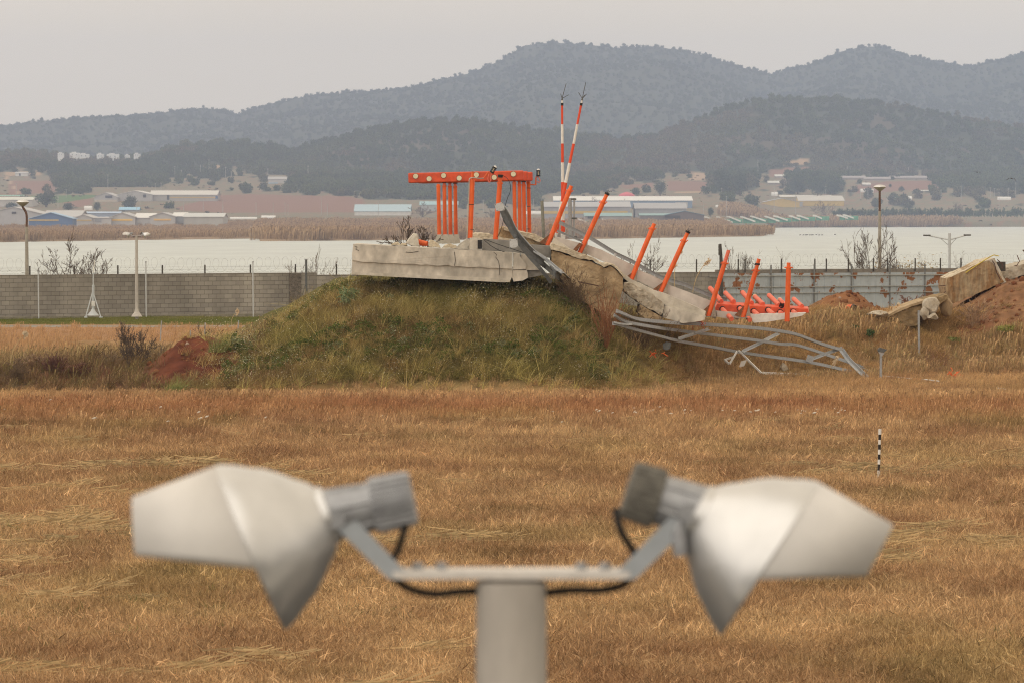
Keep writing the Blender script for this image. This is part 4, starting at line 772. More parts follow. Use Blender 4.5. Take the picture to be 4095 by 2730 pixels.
# ================= steel rails behind the columns =================
def Lprof(w_, t=.012): return [(0, 0), (w_, 0), (w_, t), (t, t), (t, w_), (0, w_)]
def flat(w_, t=.012): return [(0, -w_ / 2), (t, -w_ / 2), (t, w_ / 2), (0, w_ / 2)]
def rail(name, f, pts, D, w_, m, label, cat='steel rail', prof=None, grp=None):
    n = len(pts); DD = D if hasattr(D, '__len__') else [D] * n
    o = MB().sweep(prof or Lprof(w_), [P(*f(*q), d) for q, d in zip(pts, DD)]).build(name, m); return tag(o, label, cat, grp)
Ub = lambda w_, h: [(0, -h / 2), (w_, -h / 2), (w_, -h / 2 + .008), (.008, -h / 2 + .008), (.008, h / 2 - .008), (w_, h / 2 - .008), (w_, h / 2), (0, h / 2)]
rail('steel_rail', z3, [(300, -45), (330, -20), (600, 115), (860, 275), (1000, 340), (1200, 455), (1300, 500), (1500, 560), (1750, 665), (1900, 705)], DS + 4.2, .09, m_galv, 'long pale steel rail running down behind the leaning columns', prof=Ub(.06, .10))
rail('steel_rail', z3, [(300, 55), (370, 85), (560, 165)], DS + 3.8, .06, m_galv, 'short pale steel rail behind the first leaning column', prof=Ub(.05, .06))
for lb, (x, y), (x2, y2) in [('small steel bracket standing on the long pale rail', (850, 270), (842, 320)), ('thin steel stirrup on the long rail behind the fourth column', (1215, 470), (1222, 520))]:
    tag(smooth_auto(MB().tube([P(*z3(x, y), DS + 4.0), P(*z3(x2, y2), DS + 4.0)], .035 if x < 900 else .02, 10).build('rail_bracket', m_galvl)), lb, 'bracket')
# crumpled dark plate at the first column
tag(rock('bent_plate', Z(za, (905, 225), (965, 205), (990, 260), (1010, 330), (960, 400), (930, 380), (925, 300)), DS + 2.4, DS + 2.5, m_gusset, None, 1, .02, 5), 'crumpled grey brown plate left of the first leaning column', 'steel plate')
tag(rock('bent_plate', Z(za, (1370, 705), (1490, 570), (1550, 600), (1410, 745)), DS + 1.95, DS + 2.3, m_gusbr, None, 1, .006), 'open rusty box end at the foot of the second leaning column', 'steel plate')
# ================= dark twisted steel on the slab =================
tw = thing('twisted_steel', P(*z3(300, 500), DS + .2), 'dark twisted steel channel draped over the slab end down the mound', 'wreckage')
path = [(1553, 560), (1600, 640), (1660, 770), (1740, 870), (1830, 970), (1960, 1085), (2080, 1190), (2200, 1300), (2330, 1440), (2430, 1530)]
sd_ = lambda f, q, o=.3: hit(*f(*q))[1] - o
DD = [DS - .15, DS - .2, DS - .25, DS - .3, DS - .35, DS - .3, DS - .1, sd_(z1, (2200, 1300), .5), sd_(z1, (2330, 1440), .3), sd_(z1, (2430, 1530), -.5)]
cp = smooth_path([P(*z1(*q), d) for q, d in zip(path, DD)], 4)
sm = lambda o: o
MB().sweep([(0, -.10), (.012, -.10), (.012, .0), (.07, .09), (.06, .10), (0, .012)], cp).build('channel', m_galvd, tw)
MB().sweep([(-.02, -.02), (.02, -.02), (.02, .02), (-.02, .02)], [p + np.array([.05, -.04, .07]) for p in cp]).build('channel', m_galv, tw)
p2 = smooth_path([P(*z1(*q), d - .05) for q, d in zip([(1600, 640), (1660, 720), (1690, 850), (1800, 1000), (1900, 1110), (2010, 1250)], DD)], 4)
MB().sweep([(0, -.045), (.012, -.045), (.012, .045), (0, .045)], p2).build('channel', m_galvd, tw)
p3 = smooth_path([P(*z1(*q), d - .1) for q, d in zip([(1840, 960), (1990, 1060), (2150, 1200), (2290, 1340), (2440, 1490)], [DS - .3, DS - .3, DS - .2, sd_(z1, (2290, 1340), .4), sd_(z1, (2440, 1490), -.4)])], 4)
MB().sweep(Lprof(.07), p3).build('channel', m_galv, tw)
rock('torn_web', Z(z1, (1530, 590), (1600, 620), (1640, 700), (1610, 705), (1600, 735), (1570, 690)), DS - .1, DS - .07, m_galvd, tw, 1, .02, 5)
for lb, pl in [('square galvanised plate fixed to the orange column at the top of the twisted steel', [(1474, 512), (1555, 490), (1574, 568), (1494, 580)]), ('square galvanised plate hanging on the grey concrete edge', [(1618, 842), (1690, 834), (1698, 915), (1618, 926)])]:
    o = rock('steel_plate', Z(z1, *pl), DS - .6, DS - .57, m_galvl, None, 1, .003); tag(o, lb, 'steel plate')
    for (x, y) in pl: cx_, cy_ = np.mean(pl, axis=0); MB().tube([P(*z1(x * .82 + cx_ * .18, y * .82 + cy_ * .18), DS - .63), P(*z1(x * .82 + cx_ * .18, y * .82 + cy_ * .18), DS - .58)], .012, 8).build('bolt', m_galvd, o)
for lb, pl in [('thin black cable sagging across the slab end to the steel plate', [(1370, 840), (1420, 855), (1500, 885), (1620, 925), (1760, 970)]), ('second thin black cable crossing lower over the slab top', [(1380, 850), (1440, 900), (1520, 945), (1570, 960)])]:
    tag(MB().tube(smooth_path([P(*z1(*q), DS - .1) for q in pl], 3), .009, 6).build('loose_cable', m_black), lb, 'cable')
tag(MB().tube(smooth_path([P(*za(*q), DS - .3) for q in [(760, 820), (800, 815), (840, 850), (880, 920), (920, 970)]], 3), .016, 7).build('bent_pipe', m_galvl), 'short bent pale pipe behind the twisted steel', 'pipe')
tag(MB().tube([P(*z3(500, 535), DS + .5), P(*z3(690, 573), DS + .45)], .016, 6).build('rebar', m_rebar), 'rusty bar sticking from the tan broken face', 'rebar')
# ================= fallen truss =================
tr = thing('fallen_truss', (*hit(*z4(300, 1150))[:2], T(*hit(*z4(300, 1150))[:2])), 'long fallen grey steel truss lying bent on the grassy slope', 'wreckage')
def onland(X, Y, lift=.10):
    x, y, z = hit(X, Y); t_ = float(tab(TOE, X)); d = min(y - .4 - lift * 4, t_ + 1.2 - lift); return P(X, Y, d)
def chord(nm, pts, w_, m, parent, lift=.1, prof=None):
    pp = smooth_path([onland(*q, lift=lift) for q in pts], 3)
    k = np.array([q[1] for q in pp]); k2 = np.convolve(np.r_[[k[0]] * 3, k, [k[-1]] * 3], np.ones(7) / 7, 'valid')
    qq = []
    for p, d in zip(pp, k2): s = d / p[1]; qq.append((p[0] * s, d, EYE + (p[2] - EYE) * s))
    return MB().sweep(prof or Lprof(w_, .011), qq).build(nm, m, parent)
M1 = Z(z3, (850, 825), (940, 862), (1060, 905)) + Z(z4, (0, 912), (250, 922), (500, 938), (850, 965), (1050, 990), (1260, 1030), (1500, 1120), (1740, 1190))
M2 = Z(z3, (830, 860), (940, 925), (1200, 975)) + Z(z4, (0, 985), (400, 1035), (850, 1090), (1100, 1128), (1260, 1136), (1590, 1240), (1870, 1335), (1960, 1372))
M3 = Z(z3, (820, 940), (900, 962), (1200, 1045), (1440, 1105)) + Z(z4, (370, 1155), (620, 1203), (900, 1245), (1380, 1312), (1750, 1390), (1900, 1430))
chord('chord', M1, .095, m_galv, tr, .25); chord('chord', M2, .085, m_galv, tr, .2); chord('chord', M3, .085, m_galv, tr, .12)
chord('chord', Z(z4, (1750, 1185), (1830, 1290), (1930, 1390), (2025, 1480)), .10, m_galv, tr, .3)
chord('chord', Z(z3, (835, 925), (900, 938), (1000, 942)), .05, m_galvl, tr, .1)
for a, b_ in [((30, 1068), (190, 1018)), ((190, 1018), (345, 966)), ((700, 1198), (900, 1103)), ((900, 1103), (1078, 1010)), ((1385, 1292), (1560, 1225)), ((1560, 1225), (1745, 1162))]:
    chord('brace', Z(z4, a, ((a[0] + b_[0]) / 2, (a[1] + b_[1]) / 2), b_), .07, m_galvl if a[0] < 1300 else m_galv, tr, .24)
o = onland(*z4(1410, 1265), lift=.3); MB().box(o, (.20, .04, .20), [[.9, 0, .3], [0, 1, 0], [-.3, 0, .9]]).build('gusset_plate', m_galv, tr)
for i in range(4):
    q = np.array(onland(*z4(1620 + 40 * i, 1365 + 10 * i), lift=.16)); MB().tube([q + np.array([0, -.02, 0]), q + np.array([0, .03, 0])], .016, 8).build('bolt', m_galvd, tr)
wb = thing('bent_white_bracket', onland(*z4(760, 1310)), 'small bent white steel frame lying in the tall grass below the truss', 'wreckage')
for pl in [[(520, 1272), (565, 1315)], [(565, 1315), (640, 1188)], [(660, 1178), (730, 1240), (800, 1310), (915, 1420)], [(525, 1272), (600, 1245)]]:
    chord('flange', Z(z4, *pl), .05, m_white, wb, .25, prof=flat(.05, .03))
chord('flange', Z(z4, (915, 1410), (1100, 1420), (1300, 1428), (1440, 1432)), .05, m_white, wb, .25, prof=flat(.07, .03))
rock('web', Z(z4, (690, 1290), (750, 1275), (720, 1340), (668, 1350)), onland(*z4(700, 1310), lift=.25)[1], onland(*z4(700, 1310), lift=.25)[1] + .04, m_white, wb, 1, .004)
for nm, lb, f, pl in [('junction_box', 'dark grey broken fixing box lying under the truss', z3, [(1298, 1120), (1330, 1100), (1372, 1105), (1365, 1160), (1330, 1175), (1300, 1160)]), ('stone_chunk', 'pale tan stone in the grass under the truss', z4, [(1100, 1350), (1130, 1305), (1170, 1335), (1185, 1375), (1130, 1390)])]:
    D = onland(*f(*pl[0]), lift=.1)[1]; tag(rock(nm, Z(f, *pl), D, D + .3, m_galvd if 'box' in nm else m_rock, None, 1, .02, 4), lb, 'rubble' if 'stone' in nm else 'box')
# orange plastic net scraps
for lb, (X, Y) in [('crumpled orange netting under the upper rail of the truss', z4(250, 920)), ('small scrap of orange netting lying on the mound slope', z3(1230, 1210)), ('crumpled orange netting in the pale grass at the right', z5(1110, 1440))]:
    c = np.array(onland(X, Y)); mb = MB(); r = random.Random(int(X))
    for i in range(26 if X > 2700 else 9): a = c + np.array([r.gauss(0, .09), r.gauss(0, .06), abs(r.gauss(0, .08))]); mb.tube([a, a + np.array([r.gauss(0, .08), r.gauss(0, .05), r.gauss(0, .06)])], .010, 4)
    tag(mb.build('orange_netting', m_orange), lb, 'netting')
# ================= right hand fragments =================
DR = hit(3640, 1302)[1] - .2; DF1 = hit(3800, 1262)[1] + 1.2
f1 = thing('tilted_slab', P(*z5(1300, 700), DF1), 'thick rust stained concrete slab tilted up above the red soil', 'slab')
rock('body', Z(z5, (1042, 512), (1380, 352), (1440, 345), (1485, 372), (1535, 470), (1580, 540), (1420, 612), (1090, 752), (1040, 660), (1028, 590)), DF1, DF1 + 2.2, m_rust_c, f1, 3, .03, 2.5)
rock('broken_top', Z(z5, (1040, 508), (1120, 470), (1270, 405), (1380, 345), (1490, 314), (1530, 400), (1550, 440), (1604, 545), (1582, 552), (1520, 452), (1470, 362), (1380, 352), (1200, 440)), DF1 + .05, DF1 + 2.4, m_broklt, f1, 2, .03, 4)
rock('corner_lip', Z(z5, (1436, 335), (1480, 318), (1532, 400), (1548, 480), (1606, 545), (1560, 565), (1500, 440)), DF1 + .03, DF1 + 2.0, m_concl, f1, 2, .03, 4)
o = rock('broken_slab', Z(z5, (1540, 432), (1640, 400), (1770, 372), (1900, 340), (1900, 520), (1770, 475), (1680, 505), (1600, 520)), DF1 + 1.6, DF1 + 4.5, m_rock, None, 3, .05, 3); tag(o, 'pale rubble slab running out of the picture behind the tilted slab', 'rubble')
o = rock('broken_slab', Z(z5, (465, 872), (600, 795), (740, 748), (830, 718), (880, 700), (1040, 660), (1060, 690), (960, 760), (880, 800), (780, 850), (762, 945), (700, 965), (560, 945), (510, 905)), DR - .6, DR + 1.6, m_shaded, None, 3, .045, 3); tag(o, 'long tan broken slab leaning low to the left of the boulder', 'rubble')
rock('fresh_edge', Z(z5, (460, 868), (600, 790), (740, 742), (832, 712), (840, 735), (700, 775), (560, 835), (480, 880)), DR - .66, DR + 1.6, m_broken, o, 2, .012, 5)
def boulder(X, Y, wp_, hp_, D, label, m, seed, rough=.22):
    k = D / F; bm = bmesh.new(); bmesh.ops.create_icosphere(bm, subdivisions=4, radius=1); rd = random.Random(seed); pl = []
    for _ in range(11):
        n_ = Vector((rd.gauss(0, 1), rd.gauss(0, 1), rd.gauss(0, 1))).normalized(); pl.append((n_, rd.uniform(.62, .88)))
    for v in bm.verts:
        for n_, t in pl:
            e = v.co.dot(n_) - t
            if e > 0: v.co -= n_ * e
        v.co += mnoise.noise_vector(v.co * 2.3 + Vector((seed, 0, 0))) * rough * .3 + mnoise.noise_vector(v.co * 7) * rough * .12
        v.co = Vector((v.co.x * wp_ * k / 1.7, v.co.y * wp_ * k / 1.9, v.co.z * hp_ * k / 1.7))
    me = bpy.data.meshes.new('boulder'); bm.to_mesh(me); bm.free(); me.materials.append(m); o = bpy.data.objects.new('boulder', me); C.objects.link(o); o.location = P(X, Y, D); o.rotation_euler = (0, rd.uniform(-.3, .3), 0); smooth_auto(o, 22); return tag(o, label, 'boulder')
for i_, (lb, x, y, w_, h_, d, m) in enumerate([('rounded tan boulder propped under the tilted slab', 890, 765, 64, 62, -1.0, m_rock), ('tan boulder under the rounded one', 822, 845, 36, 50, -1.1, m_rock), ('brown block in shade below the tilted slab', 1025, 760, 58, 80, -.2, m_broken), ('small grey tan block at the foot of the boulders', 905, 872, 40, 26, -1.2, m_rock),
        ('pale rubble heap left of the leaning tan slab', 385, 845, 86, 24, -.8, m_rock), ('small white stone on top of the grass near the metal fence', 580, 760, 14, 20, 1.0, m_broklt)]):
    boulder(*z5(x, y), w_, h_, DR + d, lb, m, i_ + 3)
for lb, pl, r in [('bent rusty bar standing behind the tilted slab', [(1705, 290), (1728, 345), (1700, 388), (1680, 385)], .014), ('rusty bar curving at the corner of the tilted slab', [(1514, 330), (1540, 350), (1565, 375), (1562, 415)], .014), ('rusty bar hooked on the broken corner of the tilted slab', [(1468, 340), (1490, 370), (1510, 450), (1545, 520)], .014), ('rusty bar rising from the foot of the tilted slab', [(945, 725), (985, 670), (1025, 630)], .012), ('rusty bar at the right edge of the picture', [(1758, 238), (1780, 262)], .02), ('short rusty bar poking left from the tilted slab', [(965, 576), (1025, 576)], .013)]:
    tag(MB().tube([P(*z5(*q), DF1 - .02) for q in pl], r, 6).build('rebar', m_rebar), lb, 'rebar', 'rusty bars sticking from the rubble')
tag(MB().tube(smooth_path([P(*z5(*q), DF1 - .05) for q in [(1215, 455), (1290, 405), (1380, 345), (1470, 292), (1500, 290), (1532, 297)]], 3), .016, 6).build('yellow_conduit', mat('yellow_plastic', (.55, .42, .06), rough=.5)), 'yellow conduit lying along the top of the tilted slab', 'conduit')
tag(MB().box(np.array(P(*z5(1545, 395), DF1 + 1.2)), (.3, .1, .28)).build('fence_end_panel', m_post), 'dark steel panel corner behind the tilted slab', 'steel plate')
# ================= marker posts in the field =================
st = thing('striped_stake', (*hit(3513, 1912)[:2], T(*hit(3513, 1912)[:2])), 'black and white striped stake standing alone in the dry grass', 'stake')
a, b_ = np.array(P(3513, 1918, hit(3513, 1912)[1])), np.array(P(3519, 1714, hit(3513, 1912)[1]))
cuts = [0, .19, .31, .405, .505, .60, .70, .79, .895, 1.0]
for i in range(9): smooth_auto(MB().tube([a + (b_ - a) * cuts[i], a + (b_ - a) * cuts[i + 1]], .022 if i < 8 else .026, 14).build('band', m_white if i % 2 == 0 else m_black, st))
for lb, p0, p1, r in [('tall thin galvanised post in front of the boulders', (3674, 1242), (3676, 1447), .032), ('short galvanised post with a bent plate right of the truss', (3523, 1410), (3522, 1520), .034)]:
    D = hit(*p1)[1]; th = thing('galvanised_post', P(*p1, D), lb, 'post'); u_ = [np.array(P(*p1, D)) - np.array([0, 0, .1]), np.array(P(*p0, D))]
    MB().sweep([(0, -r), (.008, -r), (.008, r), (0, r)], [u_[0], u_[0] * .5 + u_[1] * .5, u_[1]]) if 0 else smooth_auto(MB().tube(u_, r, 8).build('upright', m_galv, th), 30)
    if 'bent' in lb:
        rock('head_plate', Z(z5, (380, 1185), (400, 1160), (470, 1180), (440, 1210), (385, 1200)), D - .06, D + .1, m_galvd, th, 1, .006); rock('gusset', Z(z5, (385, 1200), (445, 1215), (415, 1250)), D - .05, D - .03, m_galv, th, 1, .002)
for lb, pl, m in [('white and red striped rod lying in the grass at the right', [(420, 1440), (560, 1450), (700, 1465), (800, 1470), (960, 1490)], m_white), ('thin pale rod leading from the truss end', [(240, 1365), (310, 1395), (380, 1430)], m_galv), ('short pale stick lying in the grass at the right edge', [(1520, 1556), (1590, 1566)], m_white)]:
    pp = [np.array(onland(*z5(*q), lift=.02)) + np.array([0, 0, .03]) for q in pl]; o = MB().tube(pp, .018, 6).build('rod', m); tag(o, lb, 'rod')
    if 'red' in lb: MB().tube([pp[2] * .6 + pp[1] * .4, pp[2] * .8 + pp[3] * .2, pp[3]], .0195, 6).build('red_band', m_orange, o)
# ================= block wall =================
def wallD(X): return 181.0 + (X) * (205.0 - 181.0) / 3800.0
def wallp(X, z, off=0.0):
    D = wallD(X) + off; r = ray(X, 1365); return np.array([r[0] / r[1] * D, D, z])
mb_ = bpy.data.materials.new('block_masonry'); mb_.use_nodes = True; nt = mb_.node_tree; b = nt.nodes['Principled BSDF']; b.inputs['Roughness'].default_value = .92; L = nt.links.new; N = nt.nodes.new
uv = N('ShaderNodeUVMap'); bt = N('ShaderNodeTexBrick'); L(uv.outputs[0], bt.inputs[0]); bt.inputs['Scale'].default_value = 1; bt.inputs['Brick Width'].default_value = .40; bt.inputs['Row Height'].default_value = .19
bt.inputs['Mortar Size'].default_value = .008; bt.inputs['Color1'].default_value = (.34, .31, .265, 1); bt.inputs['Color2'].default_value = (.27, .245, .21, 1); bt.inputs['Mortar'].default_value = (.15, .13, .105, 1); bt.inputs['Bias'].default_value = 0
nz = N('ShaderNodeTexNoise'); nz.inputs['Scale'].default_value = .35; nz.inputs['Detail'].default_value = 7; mp = N('ShaderNodeMapping'); mp.inputs['Scale'].default_value = (1.6, .5, 1); L(uv.outputs[0], mp.inputs[0]); L(mp.outputs[0], nz.inputs[0])
rp = N('ShaderNodeMapRange'); rp.inputs[1].default_value = .3; rp.inputs[2].default_value = .7; rp.inputs[3].default_value = .62; rp.inputs[4].default_value = 1.25; L(nz.outputs[0], rp.inputs[0])
hs = N('ShaderNodeHueSaturation'); L(bt.outputs[0], hs.inputs['Color']); L(rp.outputs[0], hs.inputs['Value']); L(hs.outputs[0], b.inputs['Base Color'])
bp = N('ShaderNodeBump'); bp.inputs['Strength'].default_value = .8; bp.inputs['Distance'].default_value = .01; L(bt.outputs['Fac'], bp.inputs['Height']); bp.invert = True; L(bp.outputs[0], b.inputs['Normal'])
def wall_piece(name, Xa, Xb, ztop, parent, m, th=.2, z0=-.2, off=0.0, org=(0, 0, 0)):
    a, b_ = wallp(Xa, 0, off), wallp(Xb, 0, off); d = b_ - a; Ln = np.linalg.norm(d); n = np.array([d[1], -d[0], 0]) / Ln; 
    if n[1] < 0: n = -n
    V = []; 
    for q in (a, b_, b_ + n * th, a + n * th): V += [(*q[:2], z0), (*q[:2], ztop)]
    Fc = [(0, 2, 3, 1), (2, 4, 5, 3), (4, 6, 7, 5), (6, 0, 1, 7), (1, 3, 5, 7)]
    me = bpy.data.meshes.new(name); me.from_pydata([tuple(np.array(v) - np.array(org)) for v in V], [], Fc); uvl = me.uv_layers.new(name='UVMap'); me.materials.append(m)
    s0 = np.linalg.norm(wallp(0, 0)[:2] - a[:2])
    for p in me.polygons:
        for li in p.loop_indices:
            v = V[me.loops[li].vertex_index]; uvl.data[li].uv = (s0 + (v[0] - a[0]) * Ln / max(1e-6, abs(d[0])) + (v[1] - a[1]) * .05, v[2])
    o = bpy.data.objects.new(name, me); C.objects.link(o); o.location = org
    if parent is not None: o.parent = parent; o.location = (0, 0, 0)
    return o
ZT = zY(1103, wallD(0))
w0 = wallp(600, 0)
bw = thing('block_wall', tuple(w0), 'long grey concrete block wall behind the field, dark with stains', 'wall')
def wp(nm, Xa, Xb, zt, m, **k): o = wall_piece(nm, Xa, Xb, zt, bw, m, org=tuple(w0), **k); return o
m_pil = mat('dark_pilaster', (.10, .085, .07), col2=(.20, .17, .14), rough=.95, var=.4, scale=6, stretch=(1, 1, 2))
m_cope = mat('wall_coping', (.24, .21, .175), rough=.95, var=.2, scale=3)
wp('masonry', -900, 1268, ZT, mb_)
wp('masonry', 1268, 2880, ZT - .11, mb_)
wp('coping', -900, 1268, ZT + .03, m_cope, z0=ZT + .002, th=.23, off=-.015)
wp('coping', 1268, 2880, ZT - .075, m_cope, z0=ZT - .108, th=.23, off=-.015)
for Xa, Xb in [(452, 500), (1158, 1205)]: wp('pilaster', Xa, Xb, ZT - .02, m_pil, off=-.10, th=.3)
wp('footing', -900, 2880, .10, mat('wall_footing', (.23, .21, .16), var=.25), off=-.5, th=.45)
# rusted sheet fence
sf = thing('sheet_metal_fence', tuple(wallp(3300, 0)), 'bluish grey corrugated metal fence with orange rust patches behind the fallen beam', 'fence')
ms_ = bpy.data.materials.new('rusting_sheet'); ms_.use_nodes = True; nt = ms_.node_tree; b = nt.nodes['Principled BSDF']; b.inputs['Roughness'].default_value = .6; L = nt.links.new; N = nt.nodes.new
tc = N('ShaderNodeTexCoord'); nz = N('ShaderNodeTexNoise'); nz.inputs['Scale'].default_value = 1.25; nz.inputs['Detail'].default_value = 8; nz.inputs['Roughness'].default_value = .6; L(tc.outputs['Object'], nz.inputs[0])
cr = N('ShaderNodeValToRGB'); e = cr.color_ramp.elements; e[0].position = .535; e[0].color = (.42, .455, .48, 1); e[1].position = .55; e[1].color = (.26, .10, .03, 1); L(nz.outputs[0], cr.inputs[0])
n2 = N('ShaderNodeTexNoise'); n2.inputs['Scale'].default_value = 3; n2.inputs['Detail'].default_value = 6; L(tc.outputs['Object'], n2.inputs[0]); rp = N('ShaderNodeMapRange'); rp.inputs[3].default_value = .75; rp.inputs[4].default_value = 1.2; L(n2.outputs[0], rp.inputs[0])
hs = N('ShaderNodeHueSaturation'); L(cr.outputs[0], hs.inputs['Color']); L(rp.outputs[0], hs.inputs['Value']); L(hs.outputs[0], b.inputs['Base Color'])
XA, XB = 2862, 4300
a, b_ = wallp(XA, 0), wallp(XB, 0); d = b_ - a; Ln = np.linalg.norm(d); d /= Ln; nrm = np.array([-d[1], d[0], 0])
if nrm[1] > 0: nrm = -nrm
zt2 = zY(1094, wallD(3000)); 
s_ = 0; prof = []
while s_ < Ln:
    prof += [(s_, 0), (s_ + .30, 0), (s_ + .315, .03), (s_ + .355, .03), (s_ + .37, 0)]; s_ += .40
V = []; 
for s_, o_ in prof: q = a + d * s_ + nrm * o_; V += [(q[0], q[1], .0), (q[0], q[1], zt2)]
V2 = [(v[0] - nrm[0] * .01, v[1] - nrm[1] * .01, v[2]) for v in V]
n_ = len(prof); mbx = MB(); mbx.add(V, [(2 * i, 2 * i + 2, 2 * i + 3, 2 * i + 1) for i in range(n_ - 1)]); mbx.build('sheeting', ms_, sf)
m_rail = mat('fence_rail', (.30, .29, .26), rough=.7, var=.2)
for zz, Xs in ((zt2 - .13, XA - 30), (zY(1147, wallD(3300)), XA - 20), (zY(1172, wallD(3300)), XA - 10)):
    q0, q1 = wallp(Xs, zz) + nrm * .07, wallp(XB, zz) + nrm * .07; MB().tube([q0, q1], .028, 6).build('rail', m_rail, sf)
for X in (2884, 3078, 3251, 3400, 3553, 3693, 3835):
    q = wallp(X, 0) + nrm * .11; MB().box(q + np.array([0, 0, .95]), (.07, .07, 2.25)).build('post', mat('fence_stanchion', (.17, .17, .165), rough=.7), sf)
wp2 = MB().box((a + b_) / 2 + np.array([0, .3, .93]) - nrm * .0, (Ln, .12, 1.85), [[d[0], -d[1], 0], [d[1], d[0], 0], [0, 0, 1]]).build('backing_wall', m_cope, sf)
# razor wire fence on the wall
rz = thing('barbed_wire_fence', tuple(wallp(1000, ZT)), 'thin barbed wire and coils on dark posts along the top of the wall', 'fence')
for X in (-200, 120, 298, 472, 650, 820, 1002, 1182, 1346, 1530, 1700, 2520, 2600, 2785, 2952, 2979, 3125, 3258, 3304, 3392, 3492, 3549, 3659, 3760, 3842):
    q = wallp(X, ZT - .1, .1); h = .50 if X < 2500 else .62; MB().box(q + np.array([0, 0, h / 2]), (.065, .05, h)).build('post', m_post, rz)
wr = MB()
for hz_ in (.12, .24, .36): wr.tube([wallp(X, ZT + hz_ - .05 + .01 * math.sin(X * .03), .1) for X in range(-800, 4200, 60)], .0035, 3, cap=False)
wr.build('barbed_wire', m_wire, rz)
co = MB(); a_ = wallp(-800, 0, .1); b2 = wallp(4200, 0, .1); dl = b2 - a_; nL = np.linalg.norm(dl); dl /= nL; pts = []; tl = 0
for i in range(int(nL / .42 * 14)):
    u = i / 14 * .42; an = 2 * math.pi * i / 14; pts.append(a_ + dl * (u + .25 * math.cos(an)) + np.array([0, .06 * math.sin(an), ZT + .42 + .30 * math.sin(an) + .03 * math.sin(u * .9)]))
co.tube(pts, .0032, 3, cap=False); co.build('wire_coil', m_wire, rz)
# thin galvanised poles standing in front of the wall
for X, y0, y1, r, lb in [(155, 1090, 1270, .028, 'slim grey pole in front of the wall, left of the tripod mast'), (585, 1050, 1265, .028, 'slim grey pole just right of the small twin floodlight post'), (1013, 1050, 1264, .028, 'slim grey pole in front of the middle of the block wall'), (1226, 1040, 1215, .05, 'thicker dark grey pole at the foot of the mound, against the wall')]:
    D = 179.5 + X * .006; q0, q1 = np.array(P(X, y1, D)), np.array(P(X - 2, y0, D)); q0[2] = T(q0[0], q0[1]) - .05
    th = thing('slim_pole', tuple(q0), lb, 'pole', 'slim poles along the wall'); smooth_auto(MB().tube([q0, q1], r, 8).build('shaft', m_galvl if r < .04 else m_galvd, th)); smooth_auto(MB().tube([q1, q1 + np.array([0, 0, .04])], r * 1.5, 8).build('cap', m_galv, th))
    if r > .04:
        for s_ in (-.18, .05): MB().tube([q0 + np.array([s_ * 1.6, 0, .6]), q0 + np.array([0, 0, 1.6])], .015, 5).build('stay', m_galvd, th)
# tripod mast
D = 178.0; q0 = np.array(P(372, 1268, D)); q0[2] = T(q0[0], q0[1]); k = D / F
tm = thing('tripod_mast', tuple(q0), 'pale grey tripod mast with a thin top rod in front of the block wall', 'mast'); pxm = lambda X, Y: np.array([P(X, Y, D)[0], D, zY(Y, D)])
m_pg = mat('pale_grey_paint', (.50, .52, .53), rough=.5, var=.08)
smooth_auto(MB().tube([pxm(372, 1262), pxm(373, 1140)], .055, 12).build('tube', m_pg, tm)); smooth_auto(MB().tube([pxm(373, 1140), pxm(373, 1090)], .026, 10).build('rod', m_pg, tm)); smooth_auto(MB().tube([pxm(373, 1090), pxm(379, 1040)], [.03, .02], 10).build('sensor', m_white, tm))
smooth_auto(MB().tube([pxm(372, 1262), pxm(372, 1245), pxm(372, 1236)], [.26, .10, .06], 14).build('base', m_pg, tm)); MB().box(pxm(373, 1215), (.14, .12, .22)).build('control_box', m_white, tm)
for (X1_, Y1_, dy) in [(345, 1268, -.2), (405, 1268, -.2), (372, 1262, .7)]:
    e_ = pxm(X1_, Y1_) + np.array([0, dy, 0]); MB().tube([pxm(371, 1165), e_], .026, 6).build('leg', m_pg, tm); MB().box(e_, (.14, .14, .05)).build('foot', m_pg, tm)
# far twin lamp base
MB().tube([(0, 0, -3.40), (0, 0, -3.2), (0, 0, -3.0)], [.24, .10, .06], 12).build('base', m_postp, None).parent = far
# street lamps
def dish_lamp(X, y0, y1, D, bend, label):
    q1 = np.array(P(X + bend * 18, y1, D)); q0 = np.array(P(X + bend * 18 - bend * 3, y0 + 55, D)); th = thing('street_lamp', tuple(q1), label, 'street lamp', 'street lamps with shallow dish heads behind the wall')
    k = D / F; q1[2] = -1.0; smooth_auto(MB().tube([q1, q0 + np.array([0, 0, -.6])], [.115, .07], 12).build('pole', mat('old_lamp_pole', (.34, .31, .26), var=.15, scale=3), th))
    hd_ = np.array(P(X, y0 + 22, D)); smooth_auto(MB().tube(smooth_path([q0 + np.array([0, 0, -.65]), q0, hd_ + np.array([0, 0, -.05]), hd_ + np.array([0, 0, .05])], 4), .055, 8).build('arm', mat('rusty_arm', (.13, .07, .045), rough=.8, var=.4, scale=6), th))
    mb = MB(); mb.add(*revolve(hd_, (0, 0.001, 1), [(-.02, .06), (.05, .16), (.16, .30), (.19, .31)], 24)); smooth_auto(mb.build('dish', mat('dish_enamel', (.30, .27, .20), rough=.6, var=.2), th))
    mb = MB(); mb.add(*revolve(hd_ + np.array([0, 0, .19]), (0, 0.001, 1), [(0, .31), (.05, .28), (.10, .16), (.12, .001)], 24)); smooth_auto(mb.build('lid', m_lampw, th))
dish_lamp(91, 803, 1106, 206, 1, 'rusty necked street lamp with a dish head at the far left')
dish_lamp(3518, 742, 1078, 212, 0, 'street lamp with a dish head rising through the bare shrub at the right')
D = 214; b0 = np.array(P(3797, 1085, D)); t0 = np.array(P(3797, 934, D)); b0[2] = -1
